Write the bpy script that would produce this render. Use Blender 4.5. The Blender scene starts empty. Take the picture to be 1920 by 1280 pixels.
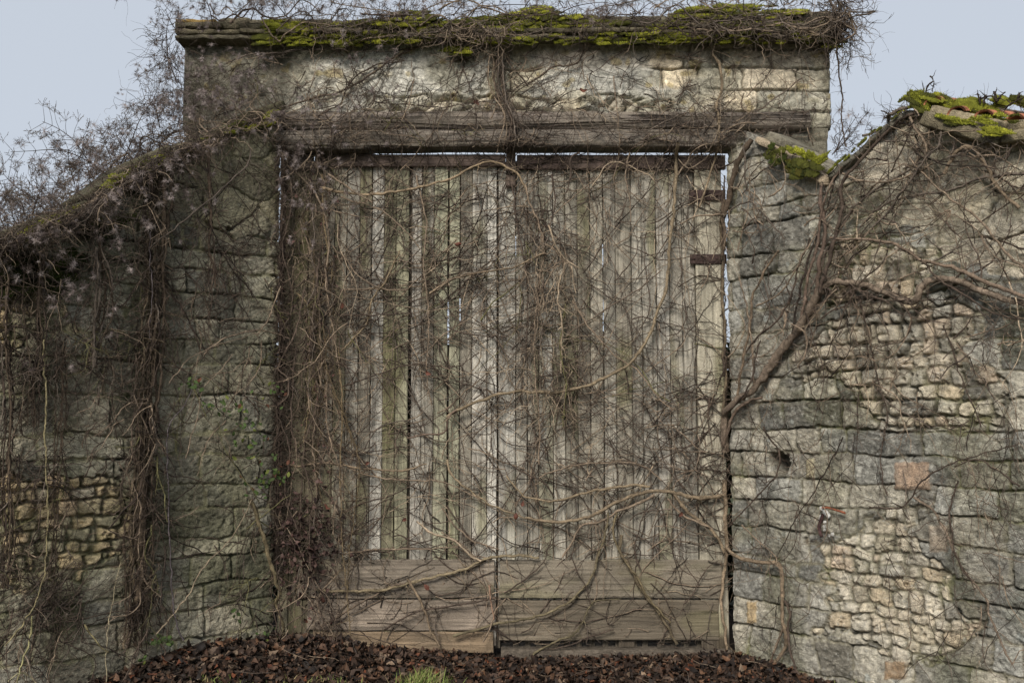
import bpy, math
import numpy as np
R = math.radians

# ------------------------------------------------------------------ camera, sky, sun, exposure
scene = bpy.context.scene
COL = scene.collection
CAM = np.array([0.0, -6.6, 1.5])
PITCH = R(4.6)
FPX = 1867.0
cd = bpy.data.cameras.new('camera')
cam = bpy.data.objects.new('camera', cd)
COL.objects.link(cam)
cam.location = CAM
cam.rotation_euler = (R(90) + PITCH, 0, 0)
cd.sensor_width = 36.0
cd.lens = 36.0 * FPX / 1920.0
cd.clip_start = 0.05
cd.clip_end = 3000
scene.camera = cam

w = bpy.data.worlds.new("World")
scene.world = w
w.use_nodes = True
nt = w.node_tree
bg = nt.nodes['Background']
sky = nt.nodes.new('ShaderNodeTexSky')
sky.sky_type = 'NISHITA'
sky.sun_disc = False
sky.sun_elevation = R(42)
sky.sun_rotation = R(205)
sky.air_density = 1.0
sky.dust_density = 3.0
mixs = nt.nodes.new('ShaderNodeMix')          # a closed cloud layer: mostly even pale grey
mixs.data_type = 'RGBA'
mixs.inputs['Factor'].default_value = 0.86
mixs.inputs['B'].default_value = (4.95, 5.35, 5.95, 1)
nt.links.new(sky.outputs['Color'], mixs.inputs['A'])
nt.links.new(mixs.outputs['Result'], bg.inputs['Color'])
bg.inputs['Strength'].default_value = 0.05

sl = bpy.data.lights.new('sun', 'SUN')
sl.energy = 1.5
sl.angle = R(20)
sl.color = (1.0, 0.94, 0.86)
sun = bpy.data.objects.new('sun', sl)
COL.objects.link(sun)
sun.location = (-4, -8, 9)
sun.rotation_euler = (R(54), 0, R(-18))

vs = scene.view_settings
vs.view_transform = 'Standard'
vs.look = 'None'
vs.exposure = 1.35
vs.gamma = 1.0
scene.cycles.max_bounces = 4
scene.cycles.diffuse_bounces = 3

# ------------------------------------------------------------------ numpy noise
def h01(ix, iy, iz=0, seed=0):
    ix = np.asarray(ix).astype(np.int64); iy = np.asarray(iy).astype(np.int64); iz = np.asarray(iz).astype(np.int64)
    h = (ix * 374761393 + iy * 668265263 + iz * 2147483647 + seed * 69069 + 12345) & 0xffffffff
    h = ((h ^ (h >> 13)) * 1274126177) & 0xffffffff
    h = ((h ^ (h >> 15)) * 2246822519) & 0xffffffff
    h = h ^ (h >> 16)
    return (h & 0xffffff) / float(0xffffff)

def vn(x, y, seed=0):
    ix = np.floor(x); iy = np.floor(y)
    fx = x - ix; fy = y - iy
    fx = fx * fx * (3 - 2 * fx); fy = fy * fy * (3 - 2 * fy)
    a = h01(ix, iy, 0, seed); b = h01(ix + 1, iy, 0, seed)
    c = h01(ix, iy + 1, 0, seed); d = h01(ix + 1, iy + 1, 0, seed)
    return (a * (1 - fx) + b * fx) * (1 - fy) + (c * (1 - fx) + d * fx) * fy

def fbm(x, y, o=4, seed=0):
    x = np.asarray(x, float); y = np.asarray(y, float)
    s = 0; a = 1; t = 0
    for k in range(o):
        s = s + a * vn(x * 2 ** k + 17.3 * k, y * 2 ** k - 9.1 * k, seed + k); t += a; a *= 0.5
    return s / t

def vn3(p, sc, seed=0):
    q = p * sc
    return (vn(q[..., 0] + q[..., 2] * 0.37, q[..., 1] * 1.3 + q[..., 2], seed) + vn(q[..., 2] * 1.1 - q[..., 1], q[..., 0] - q[..., 1] * 0.6, seed + 5)) - 1.0

def sst(a, b, x):
    t = np.clip((x - a) / (b - a), 0, 1)
    return t * t * (3 - 2 * t)

def voro(x, y, seed=0, jit=0.8):
    ix = np.floor(x); iy = np.floor(y)
    best = np.full(x.shape, 9.0); sec = np.full(x.shape, 9.0)
    bx = np.zeros(x.shape); by = np.zeros(x.shape); sx = np.zeros(x.shape); sy = np.zeros(x.shape)
    bid = np.zeros(x.shape)
    for i in (-1, 0, 1):
        for j in (-1, 0, 1):
            cx = ix + i; cy = iy + j
            px = cx + 0.5 + (h01(cx, cy, 1, seed) - 0.5) * jit
            py = cy + 0.5 + (h01(cx, cy, 2, seed) - 0.5) * jit
            d = (px - x) ** 2 + (py - y) ** 2
            nb = d < best
            ns = (~nb) & (d < sec)
            sec = np.where(nb, best, np.where(ns, d, sec))
            sx = np.where(nb, bx, np.where(ns, px, sx)); sy = np.where(nb, by, np.where(ns, py, sy))
            best = np.where(nb, d, best); bx = np.where(nb, px, bx); by = np.where(nb, py, by)
            bid = np.where(nb, cx * 131 + cy * 7919, bid)
    e = (sec - best) / (2 * np.hypot(sx - bx, sy - by) + 1e-6)
    return e, bid, np.sqrt(best)

def poly_sdf(x, y, poly):          # negative inside
    p = np.array(poly, float)
    d = np.full(x.shape, 1e9); ins = np.zeros(x.shape, bool)
    n = len(p)
    for i in range(n):
        a = p[i]; b = p[(i + 1) % n]
        ex, ey = b - a
        wx = x - a[0]; wy = y - a[1]
        t = np.clip((wx * ex + wy * ey) / (ex * ex + ey * ey), 0, 1)
        d = np.minimum(d, np.hypot(wx - ex * t, wy - ey * t))
        c = ((a[1] <= y) != (b[1] <= y)) & (x < (b[0] - a[0]) * (y - a[1]) / ((b[1] - a[1]) if b[1] != a[1] else 1e-9) + a[0])
        ins ^= c
    return np.where(ins, -d, d)

# ------------------------------------------------------------------ where things stand
def ray(px, py):
    px = np.asarray(px, float); py = np.asarray(py, float)
    u = (px - 960) / FPX; v = (640 - py) / FPX
    cp, sp = math.cos(PITCH), math.sin(PITCH)
    return np.stack([u, cp - v * sp, sp + v * cp], -1)

def onY(px, py, y=0.0):
    d = ray(px, py)
    t = (y - CAM[1]) / d[..., 1]
    return CAM + d * t[..., None]

class Surf:
    def __init__(s, o, a):
        s.o = np.array(o, float); s.a = np.array([a[0], a[1], 0.0]); s.a /= np.linalg.norm(s.a)
        s.n = np.array([s.a[1], -s.a[0], 0.0])
        if s.n[1] > 0: s.n = -s.n
    def P(s, t, z, off):
        t = np.asarray(t, float); z = np.asarray(z, float); off = np.asarray(off, float)
        return s.o + s.a * t[..., None] + np.array([0, 0, 1.0]) * z[..., None] + s.n * off[..., None]
    def hit(s, px, py):
        d = ray(px, py)
        k = ((s.o - CAM) @ s.n) / (d @ s.n)
        p = CAM + d * k[..., None]
        return (p - s.o) @ s.a, p[..., 2], k

MAIN = Surf((0, 0, 0), (1, 0))
XL = float(onY(525.5, 700.0)[0]); XR = float(onY(1361.5, 700.0)[0])
LEFT = Surf((XL, -0.02, 0), (-math.cos(R(45)), -math.sin(R(45))))
RIGHT = Surf((XR, -0.02, 0), (math.cos(R(50)), -math.sin(R(50))))

def prof(S, pts, ext):
    P = np.array(pts, float)
    t, z, _ = S.hit(P[:, 0], P[:, 1])
    t[0] = -0.05
    t = np.append(t, 3.4); z = np.append(z, ext)
    return t, z
LT = prof(LEFT, [(528, 200), (500, 212), (430, 240), (367, 268), (277, 302), (217, 335), (143, 395), (60, 428), (0, 455)], 2.2)
RT = prof(RIGHT, [(1366, 244), (1392, 244), (1440, 268), (1480, 290), (1525, 318), (1553, 338), (1575, 322), (1600, 302), (1640, 262), (1690, 222), (1722, 208), (1748, 228), (1800, 246), (1920, 268)], 3.0)
def topL(t): return np.interp(t, LT[0], LT[1])
def topR(t): return np.interp(t, RT[0], RT[1])
def inL(t, z): return (t > -0.03) & (t < 2.7) & (z < topL(t) + 0.02) & (z > 0.0)
def inR(t, z): return (t > -0.03) & (t < 2.7) & (z < topR(t) + 0.02) & (z > 0.0)
ZB = float(onY(900, 84)[2])              # underside of the coping on the tall wall
ZT = float(onY(900, 36, -0.05)[2])
ZL1 = float(onY(900, 212)[2]); ZL0 = float(onY(900, 284, 0.05)[2]); ZLM = float(onY(900, 246)[2])
ZG = float(onY(900, 295, 0.06)[2])
def inM(x, z):
    return ((z > ZL0) & (x > -2.2) & (x < 2.14) & (z < ZT + 0.02)) | ((z <= ZL0) & (x > XL - 0.04) & (x < XR + 0.04) & (z > 0.05))
def bump_main(x, z):      # how far the face stands in front of y = 0
    return np.where((z > ZL0 - 0.02) & (z < ZL1), 0.075, np.where(z > ZB - 0.03, 0.13, np.where(z < ZL0 - 0.02, -0.045, 0.02)))
def bump_flat(t, z): return np.full(np.shape(t), 0.012)
SURFS = {'M': (MAIN, inM, bump_main), 'L': (LEFT, inL, bump_flat), 'R': (RIGHT, inR, bump_flat)}

def place(px, py, off):
    """pixels of the photograph -> points on whichever wall is seen there, OFF metres in front of it"""
    px = np.asarray(px, float); py = np.asarray(py, float); off = np.broadcast_to(np.asarray(off, float), px.shape)
    tl, zl, _ = LEFT.hit(px, py); tr, zr, _ = RIGHT.hit(px, py)
    pm = onY(px, py)
    useL = (tl > 0) & (zl < topL(tl)) & (px < 700)
    useR = (tr > 0) & (zr < topR(tr)) & (px > 1200)
    bm = np.maximum(bump_main(pm[..., 0], pm[..., 2]), -0.02)
    M = MAIN.P(pm[..., 0], pm[..., 2], off + bm)
    return np.where(useL[..., None], LEFT.P(tl, zl, off + 0.012), np.where(useR[..., None], RIGHT.P(tr, zr, off + 0.012), M))

# ------------------------------------------------------------------ mesh helpers
def link(name, me, parent=None, loc=(0, 0, 0)):
    o = bpy.data.objects.new(name, me)
    COL.objects.link(o)
    if parent is not None: o.parent = parent
    else: o.location = loc
    return o

def thing(name, label, cat, loc, group=None):
    o = bpy.data.objects.new(name, None)
    o.empty_display_size = 0.2
    COL.objects.link(o); o.location = loc
    o['label'] = label; o['category'] = cat
    if group: o['group'] = group
    return o

def tag(o, label=None, cat=None, group=None, kind=None):
    if label: o['label'] = label
    if cat: o['category'] = cat
    if group: o['group'] = group
    if kind: o['kind'] = kind
    return o

def mesh(name, V, F, C, mat, parent=None, loc=None, smooth=True):
    """V world coordinates; F list of int arrays (n,4) or (n,3); C per-vertex colours"""
    V = np.asarray(V, np.float64)
    org = np.array(parent.location if parent is not None else (loc if loc is not None else (0, 0, 0)))
    if parent is not None and parent.parent is not None:
        org = org + np.array(parent.parent.location)
    me = bpy.data.meshes.new(name)
    if not isinstance(F, (list, tuple)): F = [F]
    F = [np.asarray(f) for f in F if len(f)]
    me.vertices.add(len(V))
    me.vertices.foreach_set('co', (V - org).astype(np.float32).ravel())
    nl = sum(f.size for f in F); nf = sum(len(f) for f in F)
    me.loops.add(nl); me.polygons.add(nf)
    me.loops.foreach_set('vertex_index', np.concatenate([f.ravel() for f in F]).astype(np.int32))
    tot = np.concatenate([np.full(len(f), f.shape[1]) for f in F])
    st = np.concatenate([[0], np.cumsum(tot)[:-1]])
    me.polygons.foreach_set('loop_start', st.astype(np.int32))
    try: me.polygons.foreach_set('loop_total', tot.astype(np.int32))
    except Exception: pass
    me.polygons.foreach_set('use_smooth', np.full(nf, bool(smooth)))
    if C is not None:
        C = np.clip(np.broadcast_to(np.asarray(C, np.float32), (len(V), 3)), 0.002, 1)
        ca = me.color_attributes.new('Col', 'FLOAT_COLOR', 'POINT')
        ca.data.foreach_set('color', np.concatenate([C, np.ones((len(V), 1), np.float32)], 1).astype(np.float32).ravel())
    me.update(calc_edges=True)
    me.validate()
    me.materials.append(mat)
    return link(name, me, parent, loc if loc is not None else (0, 0, 0))

def closed_grid(P, back, colr):
    """front sheet P[nz,nx,3] closed by four sides and a back moved by BACK"""
    nz, nx, _ = P.shape
    idx = np.arange(nz * nx).reshape(nz, nx)
    V = [P.reshape(-1, 3)]; C = [np.broadcast_to(colr, (nz, nx, 3)).reshape(-1, 3)]
    F = [np.stack([idx[:-1, :-1], idx[:-1, 1:], idx[1:, 1:], idx[1:, :-1]], -1).reshape(-1, 4)]
    n = nz * nx
    C0 = C[0].reshape(nz, nx, 3)
    def side(pi, ci, ii):
        nonlocal n
        m = len(ii)
        V.append(pi.copy()); V.append(pi + back); C.append(ci); C.append(ci)
        a = np.arange(m - 1)
        F.append(np.stack([n + a, n + a + 1, n + m + a + 1, n + m + a], -1))
        r = np.arange(n + m, n + 2 * m)
        n += 2 * m
        return r
    b = side(P[0], C0[0], idx[0]); t = side(P[-1], C0[-1], idx[-1])
    side(P[:, 0], C0[:, 0], idx[:, 0]); side(P[:, -1], C0[:, -1], idx[:, -1])
    F.append(np.stack([b[:-1], b[1:], t[1:], t[:-1]], -1))
    return np.concatenate(V), np.concatenate(F), np.concatenate(C)

class Bag:
    def __init__(s): s.V = []; s.F = []; s.C = []; s.n = 0; s.T = []
    def add(s, V, F, C):
        V = np.asarray(V); s.V.append(V); F = np.asarray(F)
        (s.F if F.shape[1] == 4 else s.T).append(F + s.n)
        s.C.append(np.broadcast_to(np.asarray(C, float), (len(V), 3))); s.n += len(V)
    def build(s, name, mat, parent=None, loc=None, smooth=True):
        F = []
        if s.F: F.append(np.concatenate(s.F))
        if s.T: F.append(np.concatenate(s.T))
        return mesh(name, np.concatenate(s.V), F, np.concatenate(s.C), mat, parent, loc, smooth)

def tubes(bag, P, Rd, C, sides=3, rough=0.0, seed=0):
    """P (n,k,3) centre lines, Rd (n,k) radii, C (n,3) or (n,k,3)"""
    P = np.asarray(P, float)
    if P.ndim == 2: P = P[None]; Rd = np.asarray(Rd)[None]
    n, k, _ = P.shape
    if n == 0: return
    C = np.asarray(C, float)
    if C.ndim == 1: C = np.broadcast_to(C, (n, 3))
    if C.ndim == 2: C = np.broadcast_to(C[:, None, :], (n, k, 3))
    T = np.gradient(P, axis=1)
    T /= np.linalg.norm(T, axis=2, keepdims=True) + 1e-9
    ref = np.array([0.35, -0.85, 0.25]); ref /= np.linalg.norm(ref)
    A = np.cross(T, ref); A /= np.linalg.norm(A, axis=2, keepdims=True) + 1e-6
    B = np.cross(T, A)
    th = np.arange(sides) * 2 * math.pi / sides
    ring = A[:, :, None, :] * np.cos(th)[None, None, :, None] + B[:, :, None, :] * np.sin(th)[None, None, :, None]
    rr = np.broadcast_to(Rd[:, :, None], (n, k, sides)).copy()
    CC = np.broadcast_to(C[:, :, None, :], (n, k, sides, 3)).copy()
    if rough > 0:
        kk = np.arange(k)[None, :, None] * 0.35; ss = (np.arange(sides) / sides * 6)[None, None, :]
        tw = ss + kk * 0.25
        nn = h01(np.floor(tw * 1.9) % 12, np.floor(kk * 0.6), 0, seed) * 0.5 + fbm(np.broadcast_to(kk, rr.shape) + 0 * tw, 1.7 * np.sin(tw * math.pi / 3) + 0 * kk, 2, seed) * 0.8 - 0.62
        rr *= 1 + rough * nn
        CC *= (1 + 0.9 * nn)[..., None]
    V = (P[:, :, None, :] + ring * rr[..., None]).reshape(-1, 3)
    base = (np.arange(n) * k * sides)[:, None, None]
    i = np.arange(k - 1)[None, :, None] * sides; j = np.arange(sides)[None, None, :]; j2 = (j + 1) % sides
    F = np.stack([base + i + j, base + i + j2, base + i + sides + j2, base + i + sides + j], -1).reshape(-1, 4)
    bag.add(V, F, CC.reshape(-1, 3))

def crom(pts, m):
    """smooth resampling (Catmull-Rom) of a polyline to M points"""
    p = np.asarray(pts, float)
    p = np.vstack([2 * p[0] - p[1], p, 2 * p[-1] - p[-2]])
    n = len(p) - 3
    seg = np.linalg.norm(np.diff(p[1:-1], axis=0), axis=1); cs = np.concatenate([[0], np.cumsum(seg)])
    u = np.linspace(0, cs[-1], m)
    i = np.clip(np.searchsorted(cs, u, 'right') - 1, 0, n - 1)
    t = ((u - cs[i]) / (seg[i] + 1e-9))[:, None]
    a, b, c, d = p[i], p[i + 1], p[i + 2], p[i + 3]
    return 0.5 * (2 * b + (c - a) * t + (2 * a - 5 * b + 4 * c - d) * t ** 2 + (3 * b - a - 3 * c + d) * t ** 3)

# ------------------------------------------------------------------ materials
def material(name, scale=(30, 30, 30), amp=0.35, fine=160, rough=0.92, bump=0.25, bdist=0.004, spec=0.2, dirt=None, cell=None):
    m = bpy.data.materials.new(name); m.use_nodes = True
    t = m.node_tree; N = t.nodes; L = t.links
    b = N['Principled BSDF']
    b.inputs['Roughness'].default_value = rough
    b.inputs['Specular IOR Level'].default_value = spec
    at = N.new('ShaderNodeAttribute'); at.attribute_name = 'Col'
    tc = N.new('ShaderNodeTexCoord')
    mp = N.new('ShaderNodeMapping'); mp.inputs['Scale'].default_value = scale
    L.new(tc.outputs['Object'], mp.inputs['Vector'])
    n1 = N.new('ShaderNodeTexNoise'); n1.inputs['Scale'].default_value = 1.0; n1.inputs['Detail'].default_value = 6; n1.inputs['Roughness'].default_value = 0.65
    L.new(mp.outputs['Vector'], n1.inputs['Vector'])
    n2 = N.new('ShaderNodeTexNoise'); n2.inputs['Scale'].default_value = fine; n2.inputs['Detail'].default_value = 2
    L.new(tc.outputs['Object'], n2.inputs['Vector'])
    mr = N.new('ShaderNodeMapRange'); mr.inputs['From Min'].default_value = 0.3; mr.inputs['From Max'].default_value = 0.7
    mr.inputs['To Min'].default_value = 1 - amp; mr.inputs['To Max'].default_value = 1 + amp
    L.new(n1.outputs['Fac'], mr.inputs['Value'])
    mr2 = N.new('ShaderNodeMapRange'); mr2.inputs['From Min'].default_value = 0.3; mr2.inputs['From Max'].default_value = 0.7
    mr2.inputs['To Min'].default_value = 1 - amp * 0.7; mr2.inputs['To Max'].default_value = 1 + amp * 0.7
    L.new(n2.outputs['Fac'], mr2.inputs['Value'])
    mm = N.new('ShaderNodeMath'); mm.operation = 'MULTIPLY'
    L.new(mr.outputs['Result'], mm.inputs[0]); L.new(mr2.outputs['Result'], mm.inputs[1])
    vm = N.new('ShaderNodeVectorMath'); vm.operation = 'SCALE'
    L.new(at.outputs['Color'], vm.inputs[0]); L.new(mm.outputs[0], vm.inputs['Scale'])
    L.new(vm.outputs['Vector'], b.inputs['Base Color'])
    if bump:
        ad = N.new('ShaderNodeMath'); ad.operation = 'ADD'
        L.new(n1.outputs['Fac'], ad.inputs[0]); L.new(n2.outputs['Fac'], ad.inputs[1])
        bp = N.new('ShaderNodeBump'); bp.inputs['Strength'].default_value = bump * 2; bp.inputs['Distance'].default_value = bdist
        L.new(ad.outputs[0], bp.inputs['Height']); L.new(bp.outputs['Normal'], b.inputs['Normal'])
    return m

M_stone = material('weathered_limestone', (34, 34, 34), 0.42, 170, 0.95, 0.5, 0.010)
M_woodv = material('grey_oak_upright', (85, 40, 3.2), 0.42, 220, 0.85, 0.5, 0.005)
M_woodh = material('grey_oak_lengthwise', (2.6, 40, 75), 0.42, 220, 0.85, 0.5, 0.006)
M_bark = material('vine_bark', (60, 60, 60), 0.5, 260, 0.85, 0.5, 0.003)
M_twig = material('twig_bark', (22, 22, 22), 0.55, 90, 0.85, 0)
M_moss = material('moss', (30, 30, 30), 0.35, 200, 1.0, 0)
M_leaf = material('dead_leaf', (30, 30, 30), 0.4, 150, 0.7, 0.3, 0.003, 0.3)
M_green = material('green_leaf', (30, 30, 30), 0.25, 150, 0.75, 0, 0.003, 0.12)
M_iron = material('rusted_iron', (50, 50, 50), 0.4, 200, 0.8, 0.4, 0.003)
M_soil = material('soil', (12, 12, 12), 0.4, 80, 1.0, 0.6, 0.01)
M_clay = material('clay_tile', (25, 25, 25), 0.3, 120, 0.9, 0.4, 0.004)
M_down = material('seed_down', (20, 20, 20), 0.2, 100, 0.9, 0)

rng = np.random.default_rng(11)

# ------------------------------------------------------------------ stone walls
def ashlar(S, Z, zb, seed, wmin, wmax, rc=0.022):
    g = np.random.default_rng(seed)
    i = np.clip(np.searchsorted(zb, Z) - 1, 0, len(zb) - 2)
    dx = np.zeros(S.shape); dy = np.minimum(Z - zb[i], zb[i + 1] - Z); idd = np.zeros(S.shape)
    for r in range(len(zb) - 1):
        j = [-0.6 - g.random() * 0.4]
        while j[-1] < 4: j.append(j[-1] + g.uniform(wmin, wmax) * (1.0 if g.random() > 0.25 else 0.5))
        j = np.array(j); m = i == r
        k = np.searchsorted(j, S[m]) - 1
        k = np.clip(k, 0, len(j) - 2)
        dx[m] = np.minimum(S[m] - j[k], j[k + 1] - S[m]) * (0.6 if rc < 0.02 else 1.0); idd[m] = r * 1000 + k
    hx = np.maximum(rc - dx, 0); hy = np.maximum(rc - dy, 0)
    d = np.where((dx < rc) & (dy < rc), rc - np.hypot(hx, hy), np.minimum(dx, dy))
    return d, idd

def pick(idd, pal, seed):
    k = (h01(idd, idd * 0 + 3, 0, seed) * len(pal)).astype(int) % len(pal)
    return np.array(pal)[k] * (0.78 + 0.44 * h01(idd, idd * 0 + 9, 0, seed))[..., None]

def blend(C, c2, m):
    return C * (1 - m[..., None]) + np.asarray(c2) * m[..., None]

def course_z(S, pts):
    P = np.array(pts, float); _, z, _ = S.hit(P[:, 0], P[:, 1])
    return np.sort(z)

def wall_sheet(S, top, tmax, zrows, seed, kind, name, parent, step=0.0058):
    nt_ = int(tmax / step); nz = int(4.1 / step)
    t = np.linspace(0, tmax, nt_)
    T, Vv = np.meshgrid(t, np.linspace(0, 1, nz))
    tp = top(t) + (fbm(t * 9, t * 0, 3, seed) - 0.5) * 0.03
    Z = -0.25 + Vv * (tp[None, :] + 0.25)
    wx = T + (fbm(T * 5, Z * 5, 3, seed + 1) - 0.5) * 0.06 + (fbm(T * 28, Z * 28, 2, seed + 61) - 0.5) * 0.012; wz = Z + (fbm(T * 3, Z * 4, 3, seed + 2) - 0.5) * 0.07 + (fbm(T * 28, Z * 28, 2, seed + 62) - 0.5) * 0.012
    da, ia = ashlar(wx, wz, zrows, seed, 0.17, 0.5)
    if kind == 'R':
        px_rub = [[(1480, 660), (1570, 600), (1620, 550), (1720, 555), (1810, 590), (1810, 690), (1870, 690), (1870, 790), (1800, 795), (1730, 790), (1660, 815), (1590, 755), (1570, 715), (1480, 715)],
                  [(1520, 1020), (1600, 990), (1640, 950), (1730, 950), (1700, 1000), (1780, 1080), (1790, 1130), (1840, 1170), (1790, 1235), (1690, 1250), (1610, 1200), (1530, 1180), (1560, 1110)],
                  [(1530, 480), (1600, 440), (1740, 480), (1730, 540), (1560, 560)],
                  [(1560, 345), (1600, 310), (1730, 210), (2000, 260), (2000, 540), (1800, 500), (1700, 420), (1600, 440)]]
    elif kind == 'L':
        px_rub = [[(0, 900), (230, 890), (245, 1010), (170, 1080), (0, 1110)], [(230, 330), (520, 220), (528, 420), (440, 450), (330, 400), (240, 430)],
                  [(-200, 480), (60, 470), (150, 620), (-200, 700)]]
    polys = []
    for pl in px_rub:
        a = np.array(pl, float); tt, zz, _ = S.hit(a[:, 0], a[:, 1]); polys.append(np.stack([tt, zz], 1))
    wob = (fbm(T * 9, Z * 9, 3, seed + 7) - 0.5) * 0.16
    sd = [poly_sdf(T, Z, p) + wob for p in polys]
    small = [s for k, s in enumerate(sd) if not ((kind == 'R' and k == 3) or (kind == 'L' and k == 1))]
    big = [s for k, s in enumerate(sd) if (kind == 'R' and k == 3) or (kind == 'L' and k == 1)]
    rs = np.minimum.reduce(small) + 0.04 * (h01(ia, ia * 0 + 8, 0, 5) - 0.5); rb = np.minimum.reduce(big)
    isrow = 0
    rx = T + (fbm(T * 18, Z * 18, 2, seed + 3) - 0.5) * 0.028; rz = Z + (fbm(T * 18, Z * 18, 2, seed + 4) - 0.5) * 0.024
    g5 = np.random.default_rng(seed + 5); zs_ = [-0.5]
    while zs_[-1] < 4.6: zs_.append(zs_[-1] + g5.uniform(0.062, 0.108))
    dv, iv = ashlar(rx + (fbm(T * 8, Z * 8, 2, seed + 51) - 0.5) * 0.04, rz + (fbm(T * 7, Z * 5, 2, seed + 52) - 0.5) * 0.045, np.array(zs_), seed + 5, 0.065, 0.155, 0.019)
    db, ib, _ = voro(rx / 0.34, rz / 0.21, seed + 6, 0.85); db = db * 0.24
    isS = rs < 0; isB = (~isS) & (rb < 0)
    d = np.where(isS, dv, np.where(isB, db, da))
    d = np.minimum(d, np.abs(rs) * 0.8)
    idd = np.where(isS, iv + 5e5, np.where(isB, ib + 9e5, ia))
    # relief
    jo = 0.005 + 0.007 * fbm(T * 12, Z * 12, 2, seed + 8)
    prof_ = sst(0.0, 1.0, d / (jo * np.where(isS, 1.5, 1.2)))
    flush = sst(0.42, 0.60, fbm(T * 2.6, Z * 3.2, 3, seed + 9))         # joints pointed flush with mortar in places, open elsewhere
    if kind == 'L': flush = sst(0.36, 0.55, fbm(T * 2.6, Z * 3.2, 3, seed + 9))
    deep = np.where(isS, 0.028, 0.030) * (1 - 0.62 * flush)
    sr = h01(idd, idd * 0, 0, seed + 1) - 0.5
    tilt = (h01(idd, idd * 0 + 1, 0, seed + 2) - 0.5) * 0.02
    rel = prof_ * deep + sr * 0.012 * prof_ + tilt * prof_ * np.sin(Z * 23) * 0.3
    rel += np.where(isS, 0.006 * sst(0, 0.018, d), 0.003 * sst(0, 0.04, d))
    rel += (fbm(T * 13, Z * 17, 4, seed + 10) - 0.5) * np.where(isS, 0.018, 0.012)
    rel += (fbm(T * 45, Z * 55, 3, seed + 20) - 0.5) * 0.013
    smear = sst(0.020, 0.006, d + (fbm(T * 24, Z * 24, 3, seed + 55) - 0.5) * 0.022) * sst(0.52, 0.60, fbm(T * 4.1, Z * 4.6, 3, seed + 56)) * np.where(isS, 0.3, 1.0)
    rel = np.maximum(rel, rel * (1 - smear) + smear * (deep * 0.55))
    pits = sst(0.63, 0.75, fbm(T * 30, Z * 34, 2, seed + 30)); rel -= pits * np.where(isS, 0.018, 0.006)
    rel += (fbm(T * 1.2, Z * 1.2, 2, seed + 11) - 0.5) * 0.035 - 0.04
    # colour of the stones themselves
    if kind == 'R':
        palA = [(0.122, 0.119, 0.106), (0.142, 0.138, 0.122), (0.10, 0.10, 0.092), (0.155, 0.148, 0.126), (0.128, 0.128, 0.118), (0.175, 0.166, 0.14)]
        palS = [(0.31, 0.28, 0.22), (0.34, 0.305, 0.245), (0.27, 0.23, 0.17), (0.25, 0.225, 0.18), (0.37, 0.345, 0.29), (0.17, 0.16, 0.135), (0.31, 0.26, 0.205), (0.12, 0.115, 0.10), (0.22, 0.205, 0.17)]
        palB = [(0.28, 0.26, 0.21), (0.34, 0.31, 0.24), (0.23, 0.215, 0.175), (0.42, 0.385, 0.315)]
        mort = (0.235, 0.215, 0.15)
    else:
        palA = [(0.09, 0.086, 0.068), (0.08, 0.077, 0.063), (0.105, 0.10, 0.078), (0.07, 0.068, 0.057), (0.115, 0.107, 0.083)]
        palS = [(0.22, 0.175, 0.11), (0.16, 0.135, 0.09), (0.12, 0.108, 0.078), (0.27, 0.21, 0.14), (0.1, 0.09, 0.07)]
        palB = [(0.115, 0.105, 0.072), (0.15, 0.135, 0.095), (0.09, 0.083, 0.06)]
        mort = (0.34, 0.315, 0.19)
    C = np.where(isS[..., None], pick(idd, palS, seed + 12), np.where(isB[..., None], pick(idd, palB, seed + 12), pick(idd, palA, seed + 12)))
    C = C * (2.1 if kind == 'R' else 3.7)
    C = C * (0.66 + 0.68 * fbm(T * 7, Z * 8, 4, seed + 13))[..., None]
    C = C * (0.62 + 0.76 * h01(idd, idd * 0 + 2, 0, seed + 70))[..., None]
    C = C * (0.62 + 0.76 * fbm(T * 19, Z * 22, 4, seed + 41))[..., None]
    C = C * (0.65 + 0.7 * fbm(T * 55, Z * 55, 2, seed + 14))[..., None]
    C = C * np.array((1.03, 1.0, 0.95)) * np.where(isS, 1.38, 1.0)[..., None]
    # pale scoured and lime-washed patches
    pw = sst(0.56, 0.70, fbm(T * 3.1, Z * 4.0, 4, seed + 15))
    C = blend(C, np.array((0.36, 0.33, 0.26)) if kind == 'R' else np.array((0.30, 0.27, 0.185)), pw * (0.6 if kind == 'R' else 0.6) * prof_)
    if kind == 'R':
        ob = sst(0.62, 0.74, fbm(T * 4.3 + 9, Z * 5.0, 3, seed + 45)) * isS
        C = blend(C, (0.30, 0.22, 0.13), ob * 0.25)
    # mortar and soil in the joints
    C = blend(C, np.array(mort) * (0.55 + 0.9 * fbm(T * 30, Z * 30, 3, seed + 57))[..., None], smear * (0.75 if kind == 'L' else 0.5))
    mm = (1 - prof_) * (0.35 + 0.65 * flush)
    C = blend(C, np.array(mort) * 0.9, mm * 0.85)
    C = blend(C, (0.03, 0.028, 0.02), (1 - prof_) * (1 - 0.75 * flush) * (1 - smear) * 0.85)
    # lichen rosettes
    e, il, rr = voro(T / 0.13 + 3, Z / 0.13, seed + 16, 1.0)
    rad = 0.02 + 0.16 * h01(il, il * 0 + 4, 0, seed)
    on = (h01(il, il * 0 + 5, 0, seed) > (0.55 if kind == 'R' else 0.8)) & (fbm(T * 1.3, Z * 1.3, 2, seed + 17) > (0.42 if kind == 'R' else 0.5))
    lm = sst(0.03, -0.02, rr - rad + (fbm(T * 30, Z * 30, 2, seed + 18) - 0.5) * 0.22) * on
    C = blend(C, (0.37, 0.385, 0.35) if kind == 'R' else (0.24, 0.235, 0.18), lm * 0.75 * prof_ * (~isS))
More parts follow.
